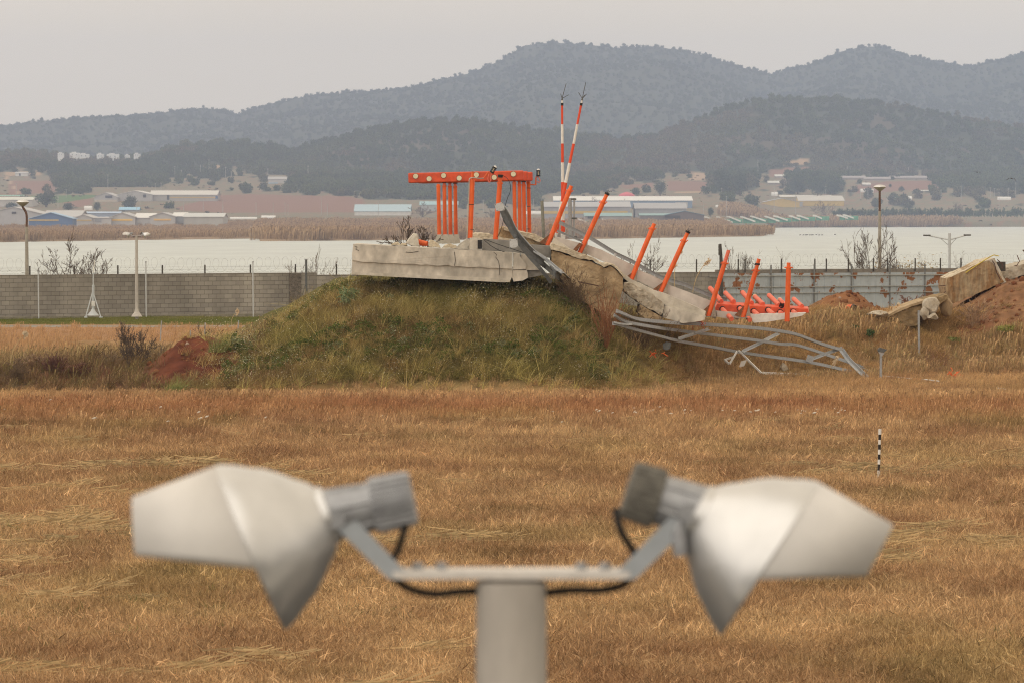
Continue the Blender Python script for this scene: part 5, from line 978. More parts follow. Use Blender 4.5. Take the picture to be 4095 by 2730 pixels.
dl_ = thing('double_arm_lamp', tuple(b0), 'grey street lamp with two slim arms in front of the water', 'street lamp'); smooth_auto(MB().tube([b0, t0], .075, 12).build('pole', m_galvl, dl_))
for s_, (hx, hy) in ((-1, (3713, 943)), (1, (3862, 942))):
    c_ = np.array(P(3797, 960, D)); e_ = np.array(P(hx, hy, D)); smooth_auto(MB().tube([c_, e_], .035, 8).build('arm', m_galvl, dl_)); MB().box(e_ + np.array([s_ * .08, 0, .01]), (.36, .14, .07)).build('lamp_head', m_post, dl_); MB().tube([np.array(P(3797, 985, D)), c_ * .55 + e_ * .45], .014, 5).build('stay', m_galv, dl_)
o = smooth_auto(MB().tube([(P(2884, 1190, 196)[0], 196, 0), P(2883, 1020, 196), P(2881, 976, 196)], [.10, .07, .05], 8).build('burnt_post', m_post)); tag(o, 'charred dark post standing at the left end of the metal fence', 'post')
tag(MB().box(P(2879, 1000, 195.9), (.14, .06, .5)).build('charred_plate', m_post), 'charred plate hanging on the dark post', 'plate')
# kerb lines by the road
for i, (X, Y0, Y1) in enumerate([(815, 1348, 1290), (640, 1322, 1283), (948, 1325, 1282), (756, 1360, 1322)]):
    D = 138.0; o = MB().tube([P(X, Y0 + 60, D), P(X + 6, Y1, D)], .022, 6).build('thin_stake', m_galv); tag(o, ['thin leaning grey stake, the tallest in the tan field at the left', 'low grey stake near the green strip at the left', 'thin grey stake in the tan field nearest the mound', 'short stake behind the bare bushes at the left'][i], 'stake', 'thin stakes in the tan field')
# ================= bare shrubs, bushes, trees =================
def branches(base, h, spread, n0=7, depth=4, seed=0, r0=.03, up=.75, droop=0.0, fork=3, minr=.005):
    rd = random.Random(seed); mb = MB()
    def grow(p, d, L_, r, k):
        pts = [p]; q = p.copy(); dd = d.copy()
        for i in range(3):
            dd = dd + np.array([rd.gauss(0, .13), rd.gauss(0, .13), rd.gauss(0, .09) + .05 * up]); dd /= np.linalg.norm(dd); q = q + dd * L_ / 3; pts.append(q)
        mb.tube(pts, [max(minr, r * (1 - .18 * i)) for i in range(4)], 4 if k else 5, cap=False)
        if k < depth:
            for j in range(fork if k else fork):
                f_ = rd.choice([1, 2, 3, 3]); nd = dd + np.array([rd.gauss(0, .45), rd.gauss(0, .45), rd.gauss(.1, .25)]) * 1.0; nd /= np.linalg.norm(nd); grow(pts[f_], nd, L_ * rd.uniform(.38, .66), r * .52, k + 1)
    for i in range(n0):
        a = rd.uniform(0, 2 * math.pi); s = spread * rd.uniform(.1, 1); d = np.array([math.cos(a) * s, math.sin(a) * s * .7, 1.0]); d /= np.linalg.norm(d); grow(np.array(base, float), d, h * rd.uniform(.5, .8), r0 * rd.uniform(.6, 1), 0)
    return mb
def bare(X, Yb, Yt, D, spread, label, n0=7, seed=1, depth=4, r0=.03, m=None, base_z=None, name='bare_shrub', cat='shrub', fork=3, minr=.006, leaves=None, W=None):
    b = np.array(P(X, Yb, D)); h = zY(Yt, D) - b[2]; 
    if base_z is not None: h = zY(Yt, D) - base_z; b[2] = base_z
    th = thing(name, tuple(b), label, cat); o = branches(b, h, spread, n0, depth, seed, r0, fork=fork, minr=minr).build('branches', m or m_bark, th)
    me = o.data; zz = max(v.co.z for v in me.vertices); s = h / zz; xs = [v.co.x for v in me.vertices]; sx = s if W is None else W * D / F / (max(xs) - min(xs)); o.scale = (sx, (s + sx) / 2, s)
    if W is not None: o.location.x = -(max(xs) + min(xs)) / 2 * sx
    if leaves:
        V, Q_, A = leafball(leaves[0], 1, leaves[1], seed, .7); V = V * np.array([spread * h * .75, spread * h * .5, h * .5]) + np.array([0, 0, h * .25]); me2 = raw_mesh('leaves', V, Q_, leaves[2]); lo = bpy.data.objects.new('leaves', me2); C.objects.link(lo); lo.parent = th
    return th
bare(285, 1110, 905, 209, 1.9, 'large bare spreading bush behind the wall, left of the twin floodlight post', 17, 11, 4, .06, base_z=-.6, W=400, minr=.0125)
bare(1232, 1120, 975, 212, 1.8, 'bare reddish shrub behind the wall, left of the mound', 15, 12, 4, .045, m_barkp, base_z=-.5, W=250, minr=.012)
bare(1640, 985, 862, 112.5, 1.6, 'dark bare bush just behind the left end of the slab', 15, 13, 4, .03, W=270, minr=.010, base_z=T(P(1640, 985, 112.5)[0], 112.5) + .3)
bare(2580, 1100, 945, 209, .75, 'small bare tree over the water between the third and fourth leaning columns', 8, 14, 4, .05, base_z=-.6, W=190, minr=.010)
bare(2995, 1095, 965, 209, 1.5, 'thin bare shrub above the wall behind the fifth leaning column', 14, 15, 4, .035, base_z=-.6, W=230, minr=.009)
bare(3070, 1095, 985, 211, .7, 'thin pale bare shrub above the metal fence left of its middle', 6, 35, 3, .03, m_barkp, base_z=-.6)
bare(3485, 1090, 888, 209, 1.4, 'large bare shrub around the right street lamp', 19, 16, 4, .075, base_z=-.6, W=270, minr=.0135)
bare(3640, 1085, 1005, 209, 1.2, 'low shrub with straw coloured leaves behind the metal fence', 9, 17, 4, .03, base_z=-.6, W=190, minr=.010, leaves=(900, .028, mat('straw_leaves', (.36, .26, .12), var=.3)))
bare(3880, 1100, 1000, 209, 1.0, 'grey bare shrub behind the double arm street lamp', 15, 18, 4, .035, m_barkp, base_z=-.6, W=160, minr=.009)
bare(520, 1500, 1275, 107.8, .45, 'tall dark bare weeds in a thin clump on the left bank', 12, 19, 4, .014, W=130, minr=.006, base_z=T(P(520, 1480, 107.8)[0], 107.8))
bare(560, 1470, 1310, 109.5, .8, 'bushy dark brown bare weed behind the thin clump', 15, 20, 4, .012, W=190, minr=.005, base_z=T(P(560, 1480, 109.5)[0], 109.5))
bare(815, 1425, 1285, 108.4, .7, 'small forked bare sapling standing on the red soil heap', 3, 21, 2, .018, base_z=T(P(815, 1480, 108.4)[0], 108.4))
bare(215, 1530, 1395, 106.6, 1.1, 'dark purple brown bush low on the left bank', 30, 22, 3, .010, mat('purple_twigs', (.13, .06, .045), var=.3), base_z=T(P(215, 1480, 106.6)[0], 106.6))
bare(60, 1540, 1420, 106.4, 1.1, 'dark brown bush at the left edge of the bank', 24, 23, 3, .010, mat('brown_twigs', (.15, .10, .06), var=.3), base_z=T(P(60, 1480, 106.4)[0], 106.4))
bare(2290, 1190, 1040, DS + .3, .8, 'tangled brown dead creeper against the tan broken slab', 30, 24, 3, .008, mat('brown_twigs', (.16, .10, .065), var=.3), base_z=T(P(2290, 1190, DS)[0], DS) - .1)
bare(2420, 1270, 1120, DS - .6, .35, 'tuft of rust brown stems in front of the tan slab face', 40, 25, 1, .008, mat('rust_stems', (.26, .11, .05), var=.3), base_z=T(P(2420, 1190, DS - .6)[0], DS - .6))
bare(2560, 1290, 1180, DS + 1.0, 1.1, 'dark brown weeds under the tipped slab by the third column', 26, 26, 3, .008, mat('brown_twigs', (.1, .06, .04), var=.3), base_z=T(P(2560, 1290, DS + 1)[0], DS + 1))
bare(1640, 1275, 1180, 105.3, .5, 'x', 1, 27, 1) if 0 else None
bare(3690, 1255, 1175, 126, 1.3, 'reddish brown twiggy bush behind the boulders', 14, 28, 3, .009, mat('red_twigs', (.22, .11, .075), var=.3), W=190, minr=.006)
def bush(X, Y, wpx, hpx, label, col, n=500, lw=.045, seed=0, D=None):
    if D is None: D = hit(X, Y)[1]
    k = D / F; th = thing('green_bush', P(X, Y + hpx * .4, D), label, 'bush'); V, Q_, A = leafball(n, 1, lw / (wpx * k / 2), seed, 1.0); V = V * np.array([wpx * k / 2, wpx * k / 2.4, hpx * k / 2.2])
    me = raw_mesh('leaves', V, Q_, mat('bush_' + str(seed), col[0], col2=col[1], rough=.6, var=.45, scale=9)); lo = bpy.data.objects.new('leaves', me); C.objects.link(lo); lo.parent = th; lo.location = (0, -.5, .1)
    smm = branches(np.zeros(3), hpx * k * .7, .8, 5, 1, seed, .012).build('stems', m_bark, None); smm.parent = th
bush(1400, 1200, 105, 105, 'pale leaved green shrub near the top left of the mound', ((.11, .17, .05), (.30, .36, .20)), 900, .032, 31)
bush(1275, 1215, 70, 60, 'small green shrub left of the larger one on the mound', ((.10, .13, .04), (.25, .27, .14)), 350, .03, 32)
bush(2370, 1230, 80, 70, 'white flecked green plant under the dark twisted steel', ((.07, .12, .04), (.6, .6, .45)), 500, .028, 33)
bush(1560, 1205, 50, 34, 'little pale leaved plant on the mound, right of the bigger shrub', ((.12, .16, .05), (.35, .38, .22)), 160, .03, 34)
bush(3475, 1345, 42, 46, 'dark green bush on the right slope below the rubble', ((.04, .085, .025), (.10, .16, .05)), 300, .035, 36)
bush(3560, 1305, 100, 55, 'dark green low bush left of the tall thin post', ((.06, .10, .03), (.13, .16, .06)), 500, .035, 37)
bush(4010, 1330, 105, 45, 'bright yellow green bush at the right on the soil slope', ((.16, .20, .03), (.28, .30, .05)), 600, .035, 38)
bush(3810, 1370, 70, 30, 'yellow green low plant between the post and the bright bush', ((.12, .16, .03), (.2, .22, .06)), 260, .035, 39)
bush(2500, 1205, 40, 34, 'small dark green plant in the hollow under the tipped slab', ((.04, .09, .02), (.08, .14, .04)), 160, .03, 40)
bush(3410, 1320, 44, 26, 'dark green plant left of the round dark bush', ((.05, .09, .03), (.1, .14, .05)), 160, .035, 42)
bush(3490, 1270, 60, 30, 'dark green plant by the pale rubble heap', ((.05, .09, .03), (.1, .14, .05)), 220, .035, 43)
bush(3640, 1400, 90, 36, 'sparse green plant in the grass left of the tall thin post', ((.08, .11, .03), (.16, .17, .07)), 240, .03, 44)
def grassclump(X, Y, h, w_, label, col, n=160, seed=0, lean=.5, wd=.012, name='grass_tussock', curl=1.1):
    x, y, z = hit(X, Y); V, Q_, A = blades(n, h, w_, wd, lean, seed=seed, curl=curl, segs=4); o = bpy.data.objects.new(name, raw_mesh(name, V, Q_, mat('tussock_' + str(seed), col[0], col2=col[1], var=.4, scale=7))); C.objects.link(o); o.location = (x, y, z); return tag(o, label, 'grass')
grassclump(690, 1590, .62, .22, 'bright green tussock at the foot of the red soil heap', ((.17, .21, .06), (.30, .30, .10)), 300, 51)
grassclump(870, 1415, .5, .25, 'green tussock behind the red soil heap', ((.14, .17, .05), (.28, .28, .1)), 180, 52)
grassclump(1040, 1605, .25, .12, 'small bright green tuft in front of the mound', ((.25, .30, .05), (.35, .36, .1)), 80, 53)
for i, (X, Y, hpx, lb) in enumerate([(40, 1450, 100, 'tall pampas plume leaning right at the left edge'), (925, 1310, 55, 'pale plume standing before the green strip'), (2700, 1180, 165, 'tallest feathery reed stem in front of the wall'), (2770, 1170, 110, 'feathery reed leaning right beside the tallest stem'), (2660, 1200, 120, 'thin reed with a pale head left of the tallest stem'), (3300, 1560, 110, 'tall thin stem in front of the truss')]):
    D = [108, 150, DS + 4, DS + 4, DS + 4, 112][i]; k = D / F; b = np.array(P(X, Y, D)); e = np.array(P(X + [45, 14, 10, 45, 20, 30][i], Y - hpx, D)); th = thing('plume_reed', tuple(b), lb, 'reed')
    MB().tube(smooth_path([b, b * .5 + e * .5 + np.array([-.05, 0, .03]), e], 3), .008, 5).build('stem', mat('straw', (.50, .38, .2), var=.2), th)
    V, Q_, A = leafball(90, 1, .35, 60 + i, 1.0); V = V * np.array([.08, .05, .16]); o = bpy.data.objects.new('plume', raw_mesh('plume', V, Q_, mat('plume', (.62, .50, .34), var=.2))); C.objects.link(o); o.parent = th; o.location = tuple(e - b - np.array([0, 0, .08])); o.rotation_euler = (0, .5, 0)
for i, (X, Yt, D, W_, n0, sd, cc, lb) in enumerate([(130, 1400, 109, 220, 22, 61, (.17, .11, .07), 'broad tan brown weed bush on the left bank near the edge'), (330, 1440, 106.5, 220, 26, 62, (.10, .05, .035), 'dark red brown weed bush left of the thin clump'), (430, 1385, 109, 150, 18, 63, (.13, .09, .055), 'upright brown weed bush left of the thin clump'), (650, 1360, 110.5, 170, 18, 64, (.15, .11, .07), 'brown weed bush rising behind the red soil heap'), (920, 1370, 109.5, 190, 20, 65, (.16, .12, .07), 'pale brown weed bush between the red soil and the mound'), (3745, 1385, 117.5, 150, 12, 66, (.16, .09, .05), 'reddish weed bush beside the tall thin post'), (3900, 1190, 122, 200, 16, 67, (.20, .13, .08), 'straggling straw brown weeds below the tilted slab'), (3080, 1300, 118, 200, 20, 68, (.22, .14, .08), 'brown weeds in front of the upright orange column')]):
    b0_ = np.array(P(X, 1400, D)); bare(X, 1480, Yt, D, 1.5, lb, n0, sd, 3, .010, mat('weed_%d' % sd, tuple(c * 1.7 for c in cc), var=.4, scale=3), base_z=T(b0_[0], D), W=W_, minr=.005)
# white flecks scattered in the grass
rd = random.Random(5); fl = MB()
for i in range(46):
    X = rd.uniform(2380, 3420) if i < 34 else rd.uniform(0, 2300); Y = rd.gauss(1668, 9) if i < 34 else rd.uniform(1590, 1720); x, y, z = hit(X, Y); c_ = np.array([x, y - .3, z + .16]); s = rd.uniform(.02, .05); u = np.array([1, 0, rd.uniform(-.2, .7)]); u /= np.linalg.norm(u)
    fl.tube([c_ - u * s, c_, c_ + u * s], [s * .2, s * .5, s * .2], 6)
tag(fl.build('pale_flecks', mat('plume_white', (.72, .66, .56), var=.1)), kind='stuff')
# ================= far shore: buildings =================
def hexc(r, g, b_): f_ = lambda c: (c / 255 / 12.92 if c / 255 <= .04045 else ((c / 255 + .055) / 1.055) ** 2.4); return (f_(r), f_(g), f_(b_))
BM = {}
def bmat(c, v=.06, stretch=(1, 1, 1), sc_=.25):
    k = tuple(round(q, 3) for q in c)
    if k not in BM: BM[k] = mat('shed_%d' % len(BM), c, rough=.6, var=v, scale=sc_, stretch=stretch)
    return BM[k]
GREY, LG, WH, BL, TEAL, YEL, DK, BRN = (.36, .36, .37), (.48, .47, .46), (.70, .69, .66), (.10, .17, .32), (.24, .37, .37), (.58, .42, .14), (.06, .06, .065), (.2, .14, .1)
def shed(name, X0, X1, Yb, Ye, Yr, depth, roof, wall, label, gable=False, band=None, opening=None, D=None, cat='shed', windows=0, group=None, ov=.4):
    """walls from Yb up to the eaves Ye, ridge at Yr; gable=True turns the gable to the viewer"""
    Xm = (X0 + X1) / 2; D0 = D or hit(Xm, Yb, 850)[1]; k = D0 / F; x0, x1 = (X0 - CX) * k, (X1 - CX) * k; zb = zY(Yb, D0); ze = zY(Ye, D0); zr = zY(Yr, D0); W = x1 - x0; xm = (x0 + x1) / 2
    th = thing(name, (xm, D0 + depth / 2, zb), label, cat, group); o_ = np.array([xm, D0 + depth / 2, zb])
    def loc(mb, nm, m): return mb.build(nm, m, th)
    zl = zb - 2.5
    if gable:
        pr = [(x0, ze), (xm, zr), (x1, ze)]
        fr = [(x0, D0, zl), (x1, D0, zl), (x1, D0, ze), (xm, D0, zr), (x0, D0, ze)]; loc(MB().prism(fr, [(p[0], p[1] + depth, p[2]) for p in fr]), 'wall', bmat(wall))
        mb = MB(); t = .25
        for a, b_ in (((x0 - ov, ze - ov * (zr - ze) / (W / 2)), (xm, zr)), ((xm, zr), (x1 + ov, ze - ov * (zr - ze) / (W / 2)))):
            f = [(a[0], D0 - ov, a[1] + .03), (b_[0], D0 - ov, b_[1] + .03), (b_[0], D0 - ov, b_[1] + t), (a[0], D0 - ov, a[1] + t)]; mb.prism(f, [(p[0], D0 + depth + ov, p[2]) for p in f])
        loc(mb, 'roof', bmat(roof))
    else:
        loc(MB().box((xm, D0 + depth / 2, (zl + ze) / 2), (W, depth, ze - zl)), 'wall', bmat(wall)); mb = MB(); t = .25; ym = D0 + depth / 2
        pr = [(D0 - ov, ze + .02), (ym, zr), (D0 + depth + ov, ze + .02), (D0 + depth + ov, ze - .12), (ym, zr - .25), (D0 - ov, ze - .12)]
        f = [(x0 - ov, a, b_) for a, b_ in pr]; mb.prism(f, [(x1 + ov, p[1], p[2]) for p in f]); loc(mb, 'roof', bmat(roof))
        g_ = [(x0 + .05, D0 + .1, ze - .1), (x0 + .05, ym, zr - .3), (x0 + .05, D0 + depth - .1, ze - .1)]; loc(MB().prism(g_, [(x1 - .05, p[1], p[2]) for p in g_]), 'gable_wall', bmat(wall))
    for i, bb in enumerate(band or []):
        bx0, bx1, by0, by1, col = bb; a, b_ = (bx0 - CX) * k, (bx1 - CX) * k; loc(MB().box(((a + b_) / 2, D0 - .12, (zY(by0, D0) + zY(by1, D0)) / 2), (b_ - a, .2, abs(zY(by0, D0) - zY(by1, D0)))), 'wall_panel', bmat(col))
    for oo in (opening or []):
        bx0, bx1, by0, by1 = oo[:4]; a, b_ = (bx0 - CX) * k, (bx1 - CX) * k; loc(MB().box(((a + b_) / 2, D0 - .26, (zY(by0, D0) + zY(by1, D0)) / 2), (b_ - a, .1, abs(zY(by0, D0) - zY(by1, D0)))), 'opening', bmat(oo[4] if len(oo) > 4 else DK))
    return th
shed('farm_warehouse', 378, 470, 808, 790, 772, 40, LG, (.42, .41, .40), 'left gable of the big pale warehouse above the red field', True, opening=[(422, 450, 783, 793)], band=[(380, 468, 800, 810, (.5, .44, .36))])
shed('farm_warehouse', 470, 610, 806, 780, 764, 55, WH, (.42, .41, .40), 'middle hall of the big pale warehouse with a square vent', True, opening=[(573, 585, 779, 791)])
shed('farm_warehouse', 600, 868, 806, 780, 762, 30, (.60, .58, .54), (.40, .38, .36), 'long right hall of the big pale warehouse with a white roof', False, opening=[(668, 678, 782, 800)], band=[(680, 865, 789, 793, YEL), (862, 872, 785, 796, BL)])
shed('grey_shed', -80, 190, 900, 862, 830, 40, LG, (.42, .42, .43), 'large grey gabled shed at the left edge of the far shore', True, opening=[(48, 66, 848, 856)], D=1700)
shed('grey_shed', 170, 318, 890, 868, 842, 40, LG, (.40, .40, .41), 'grey shed roof just right of the large gabled shed', False, D=1760)
shed('blue_shed', 116, 290, 892, 876, 852, 16, (.35, .5, .66), BL, 'blue gabled shed in front of the grey sheds', True, band=[(118, 235, 879, 884, YEL)], D=1660)
shed('low_shed', 298, 370, 889, 873, 861, 30, LG, (.45, .44, .44), 'low grey shed with a thin yellow band, next to the blue shed', True, band=[(300, 366, 880, 884, YEL)], D=1690)
shed('low_shed', 368, 445, 890, 872, 868, 30, LG, (.48, .47, .46), 'low grey shed with a grey door among the left sheds', False, opening=[(381, 406, 874, 888, (.3, .31, .34))], D=1691)
shed('low_shed', 440, 540, 887, 870, 853, 30, LG, (.46, .45, .44), 'low gabled shed with a bright yellow wall band', True, band=[(443, 530, 877, 884, (.75, .5, .12))], D=1695)
shed('low_shed', 538, 612, 885, 872, 853, 30, WH, (.48, .47, .46), 'pale roofed shed between two yellow banded sheds', False, D=1700)
shed('low_shed', 600, 700, 884, 868, 853, 30, LG, (.45, .44, .43), 'gabled shed with an orange yellow band', True, band=[(616, 684, 876, 883, (.7, .45, .14))], D=1698)
shed('low_shed', 690, 740, 882, 866, 850, 25, WH, (.38, .39, .4), 'short shed with a pale roof right of the orange banded shed', False, D=1705)
shed('low_shed', 735, 893, 880, 868, 853, 25, (.55, .56, .54), (.42, .41, .38), 'long low shed with a pale hipped roof at the end of the row', False, D=1702)
shed('long_roof', 306, 480, 860, 853, 847, 10, (.42, .52, .66), (.3, .36, .46), 'thin blue and white roof line behind the low sheds', False, D=1850)
shed('blue_roof_house', 478, 556, 847, 840, 829, 10, (.30, .52, .68), (.3, .3, .3), 'small light blue roofed house above the low sheds', False, opening=[(490, 500, 842, 847)])
shed('curved_shed', -60, 130, 828, 800, 788, 30, (.62, .62, .55), (.5, .47, .43), 'pale curved roof shed at the left edge above the grey sheds', False)
shed('green_roof_shed', -40, 92, 786, 784, 781, 12, (.30, .55, .45), (.4, .4, .36), 'thin green roofed shed at the left edge', False)
shed('white_hut', 62, 113, 706, 694, 688, 10, LG, WH, 'small white house on the left hillside', False, opening=[(78, 84, 694, 705)])
shed('grey_house', 1073, 1146, 735, 718, 707, 12, (.42, .41, .4), (.48, .46, .44), 'grey house on the hillside above the big red field', False, band=[(1075, 1112, 731, 737, (.3, .45, .6))])
shed('blue_roof_shed', 1418, 1640, 863, 846, 818, 30, (.38, .50, .56), (.66, .65, .62), 'long white shed with a pale blue roof left of the standing beams', False)
shed('blue_roof_shed', 1680, 1830, 845, 820, 806, 14, (.32, .48, .52), (.4, .42, .42), 'pale blue roofed shed behind the standing beams', False)
shed('long_shed', 2215, 2768, 833, 803, 785, 35, WH, (.22, .30, .42), 'very long white roofed shed with blue walls behind the leaning columns', False, opening=[(2700, 2750, 810, 830, LG)])
shed('grey_factory', 2175, 2400, 856, 828, 808, 35, (.40, .40, .41), (.34, .34, .36), 'grey shed with a yellow lower wall behind the striped masts', False, band=[(2175, 2480, 845, 856, YEL)], D=1950)
shed('grey_factory', 2395, 2520, 856, 828, 806, 35, (.42, .42, .43), (.36, .36, .38), 'grey shed between the first two leaning columns', False, band=[(2395, 2510, 845, 856, YEL)], D=1955)
shed('grey_factory', 2540, 2745, 850, 835, 812, 35, (.36, .36, .37), (.33, .34, .36), 'broad grey hip roofed shed right of the second leaning column', False, D=1960)
shed('teal_roof_shed', 2338, 2525, 876, 865, 852, 14, TEAL, (.33, .30, .28), 'low shed with a pale teal roof in front of the grey sheds', False, opening=[(2350, 2400, 867, 875)], D=1820)
shed('teal_roof_shed', 2560, 2700, 872, 862, 854, 14, TEAL, (.2, .18, .18), 'low teal roofed shed with dark open walls', False, D=1850)
shed('blue_roof_shed', 2660, 2815, 872, 862, 846, 16, (.12, .22, .30), (.15, .13, .13), 'dark blue roofed open shed beside the white strips', True, opening=[(2660, 2720, 863, 873)], D=1845)
shed('yellow_shed', 3042, 3210, 829, 812, 795, 30, LG, YEL, 'yellow walled shed with a grey gable roof at the right', True, opening=[(3197, 3209, 808, 828, GREY)])
shed('yellow_shed', 3195, 3375, 826, 804, 783, 40, (.50, .48, .44), YEL, 'long yellow walled shed with a two tier pale roof', False, opening=[(3196, 3208, 808, 826, GREY)])
shed('yellow_shed', 3120, 3325, 793, 788, 781, 20, (.62, .60, .55), (.5, .42, .25), 'upper pale roof rising behind the yellow sheds', False)
for X0, X1, Yb, Yt, lb in [(2862, 3005, 833, 821, 'long white tunnel greenhouse behind the white strips'), (3573, 3646, 803, 785, 'round topped white greenhouse behind the right street lamp'), (3990, 4042, 802, 788, 'white greenhouse at the far right'), (3440, 3493, 771, 756, 'pale greenhouse below the right red field'), (920, 1028, 878, 869, 'white box row at the end of the left shed row'), (1045, 1102, 878, 863, 'white container further right of the left shed row'), (337, 368, 841, 825, 'white tank standing between two dark trees'), (3654, 3712, 765, 761, 'thin white greenhouse line on the right hillside'), (3085, 3110, 785, 769, 'white hut above the yellow sheds'), (2220, 2262, 852, 832, 'white block left of the grey shed behind the masts'), (2100, 2170, 858, 846, 'low white greenhouse between the beams and the masts')]:
    D0 = hit((X0 + X1) / 2, Yb, 850)[1]; k = D0 / F; x0, x1 = (X0 - CX) * k, (X1 - CX) * k; zb, zt = zY(Yb, D0), zY(Yt, D0); h = zt - zb; V = []; n_ = 10; w_ = h * 1.1
    for x in (x0, x1):
        for i in range(n_ + 1): a = math.pi * i / n_; V.append((x, D0 + w_ - w_ * math.cos(a), zb + h * math.sin(a) ** .6))
    o = MB().add(V, [(i, i + 1, n_ + 2 + i, n_ + 1 + i) for i in range(n_)] + [tuple(range(n_ + 1)), tuple(range(n_ + 1, 2 * n_ + 2))]).build('greenhouse', bmat((.72, .71, .68)), None, org=((x0 + x1) / 2, D0, zb)); tag(o, lb, 'greenhouse' if 'green' in lb else 'tank' if 'tank' in lb else 'container')
D0 = hit(2506, 786, 850)[1]; k = D0 / F; c_ = P(2506, 786, D0); mb = MB(); mb.add(*revolve(np.array(c_) - np.array([0, 0, 1]), (0, .001, 1), [(0, 34 * k), (1 + 6 * k, 31 * k), (1 + 13 * k, 18 * k), (1 + 18 * k, .1)], 24)); tag(smooth_auto(mb.build('red_dome', bmat((.62, .12, .14)))), 'red domed roof above the long white shed', 'dome')
for i, (X0, X1, Yt, Yb, lb) in enumerate([(232, 254, 613, 628, 'tiny white house at the left end of the far village'), (280, 318, 612, 634, 'white block with a stepped roof in the far village'), (316, 356, 617, 637, 'long white block in the far village'), (388, 414, 616, 642, 'white block right of the long one in the far village'), (428, 475, 617, 645, 'largest white block in the far village'), (500, 518, 621, 634, 'small white house in the trees right of the far village'), (536, 560, 616, 630, 'white house highest among the trees by the far village')]):
    D0 = 3450; k = D0 / F; x0, x1 = (X0 - CX) * k, (X1 - CX) * k; th = thing('village_house', ((x0 + x1) / 2, D0, zY(Yb, D0)), lb, 'house'); MB().box(((x0 + x1) / 2, D0 + 4, (zY(Yb, D0) + zY(Yt, D0)) / 2 - 4), (x1 - x0, 8, zY(Yt, D0) - zY(Yb, D0) + 8)).build('wall', bmat((.75, .76, .76)), th); MB().box((x0 * .6 + x1 * .4, D0 + 4, zY(Yt, D0) + .4), ((x1 - x0) * .4, 6, .8)).build('stair_head', bmat((.7, .7, .7)), th)
    for q in (.3, .7): MB().box((x0 * q + x1 * (1 - q), D0 - .1, (zY(Yb, D0) * .35 + zY(Yt, D0) * .65)), ((x1 - x0) * .1, .2, 1.0)).build('window', bmat((.3, .32, .36)), th)
for i, (X0, X1, Y0, lb) in enumerate([(3362, 3460, 708, 'low dark roofed shed at the left of the hillside farm'), (3455, 3560, 712, 'low grey roofed shed in the middle of the hillside farm'), (3560, 3705, 708, 'low grey roofed shed at the right of the hillside farm'), (3100, 3140, 702, 'small pale house below the tan terrace'), (3072, 3115, 728, 'grey house among the trees right of centre'), (3450, 3480, 735, 'little hut on the red slope')]):
    shed('hill_house', X0, X1, Y0 + 12, Y0 + 4, Y0 - 4, 10, (.34, .31, .31) if i < 3 else (.6, .6, .57), (.36, .32, .30), lb, False, D=hit((X0 + X1) / 2, Y0 + 12, 850)[1], cat='house')
# sloping white roofed pens
G3 = 'pens with sloping white roofs and green mesh on the far shore'; pens = [(2319, 2366, 876, 893), (2410, 2474, 875, 895), (2502, 2571, 873, 894), (2593, 2661, 872, 892), (2683, 2744, 872, 892), (2728, 2782, 870, 889), (2776, 2840, 870, 890), (2823, 2878, 866, 886), (2874, 2929, 867, 887), (2915, 2961, 865, 883), (2969, 3020, 866, 884), (3009, 3061, 864, 882), (3066, 3116, 865, 882), (3102, 3149, 863, 879), (3164, 3200, 863, 876), (3195, 3233, 861, 874), (3260, 3286, 861, 872), (3355, 3390, 860, 871), (3380, 3412, 859, 870)]
mgreen = bmat((.10, .28, .18), .35)
for i, (X0, X1, Y0, Y1) in enumerate(pens):
    D0 = 1790 + (X0 - 2300) * .25; k = D0 / F; x0, x1 = (X0 - CX) * k, (X1 - CX) * k; z0, z1_ = zY(Y0, D0), zY(Y1, D0); zb = zY(Y1 + 2, D0)
    od = ['first', 'second', 'third', 'fourth', 'fifth', 'sixth', 'seventh', 'eighth', 'ninth', 'tenth', 'eleventh', 'twelfth', 'thirteenth', 'fourteenth', 'fifteenth', 'sixteenth', 'seventeenth', 'eighteenth', 'last'][i]
    th = thing('roofed_pen', ((x0 + x1) / 2, D0, zb), 'pen with a sloping white strip roof, %s of its row from the left' % od, 'pen', G3)
    f = [(x0, D0 - 1.5, z0), (x1, D0 - 1.5, z1_), (x1, D0 - 1.5, z1_ - .7), (x0, D0 - 1.5, z0 - .7)]; MB().prism(f, [(p[0] - .8, D0 + 6, p[2] + .15) for p in f]).build('roof', bmat((.66, .65, .60)), th)
    nx = pens[i + 1][0] if i + 1 < len(pens) else X1 + 20; x2 = (min(nx, X1 + 30) - CX) * k
    f = [(x0 + .3, D0, zb - 1), (x2, D0, zb - 1), (x2, D0, zb + .9), (x1, D0, zb + .9), (x0 + .3, D0, z0 - .5)]; MB().prism(f, [(p[0], D0 + .1, p[2]) for p in f]).build('mesh_wall', mgreen, th)
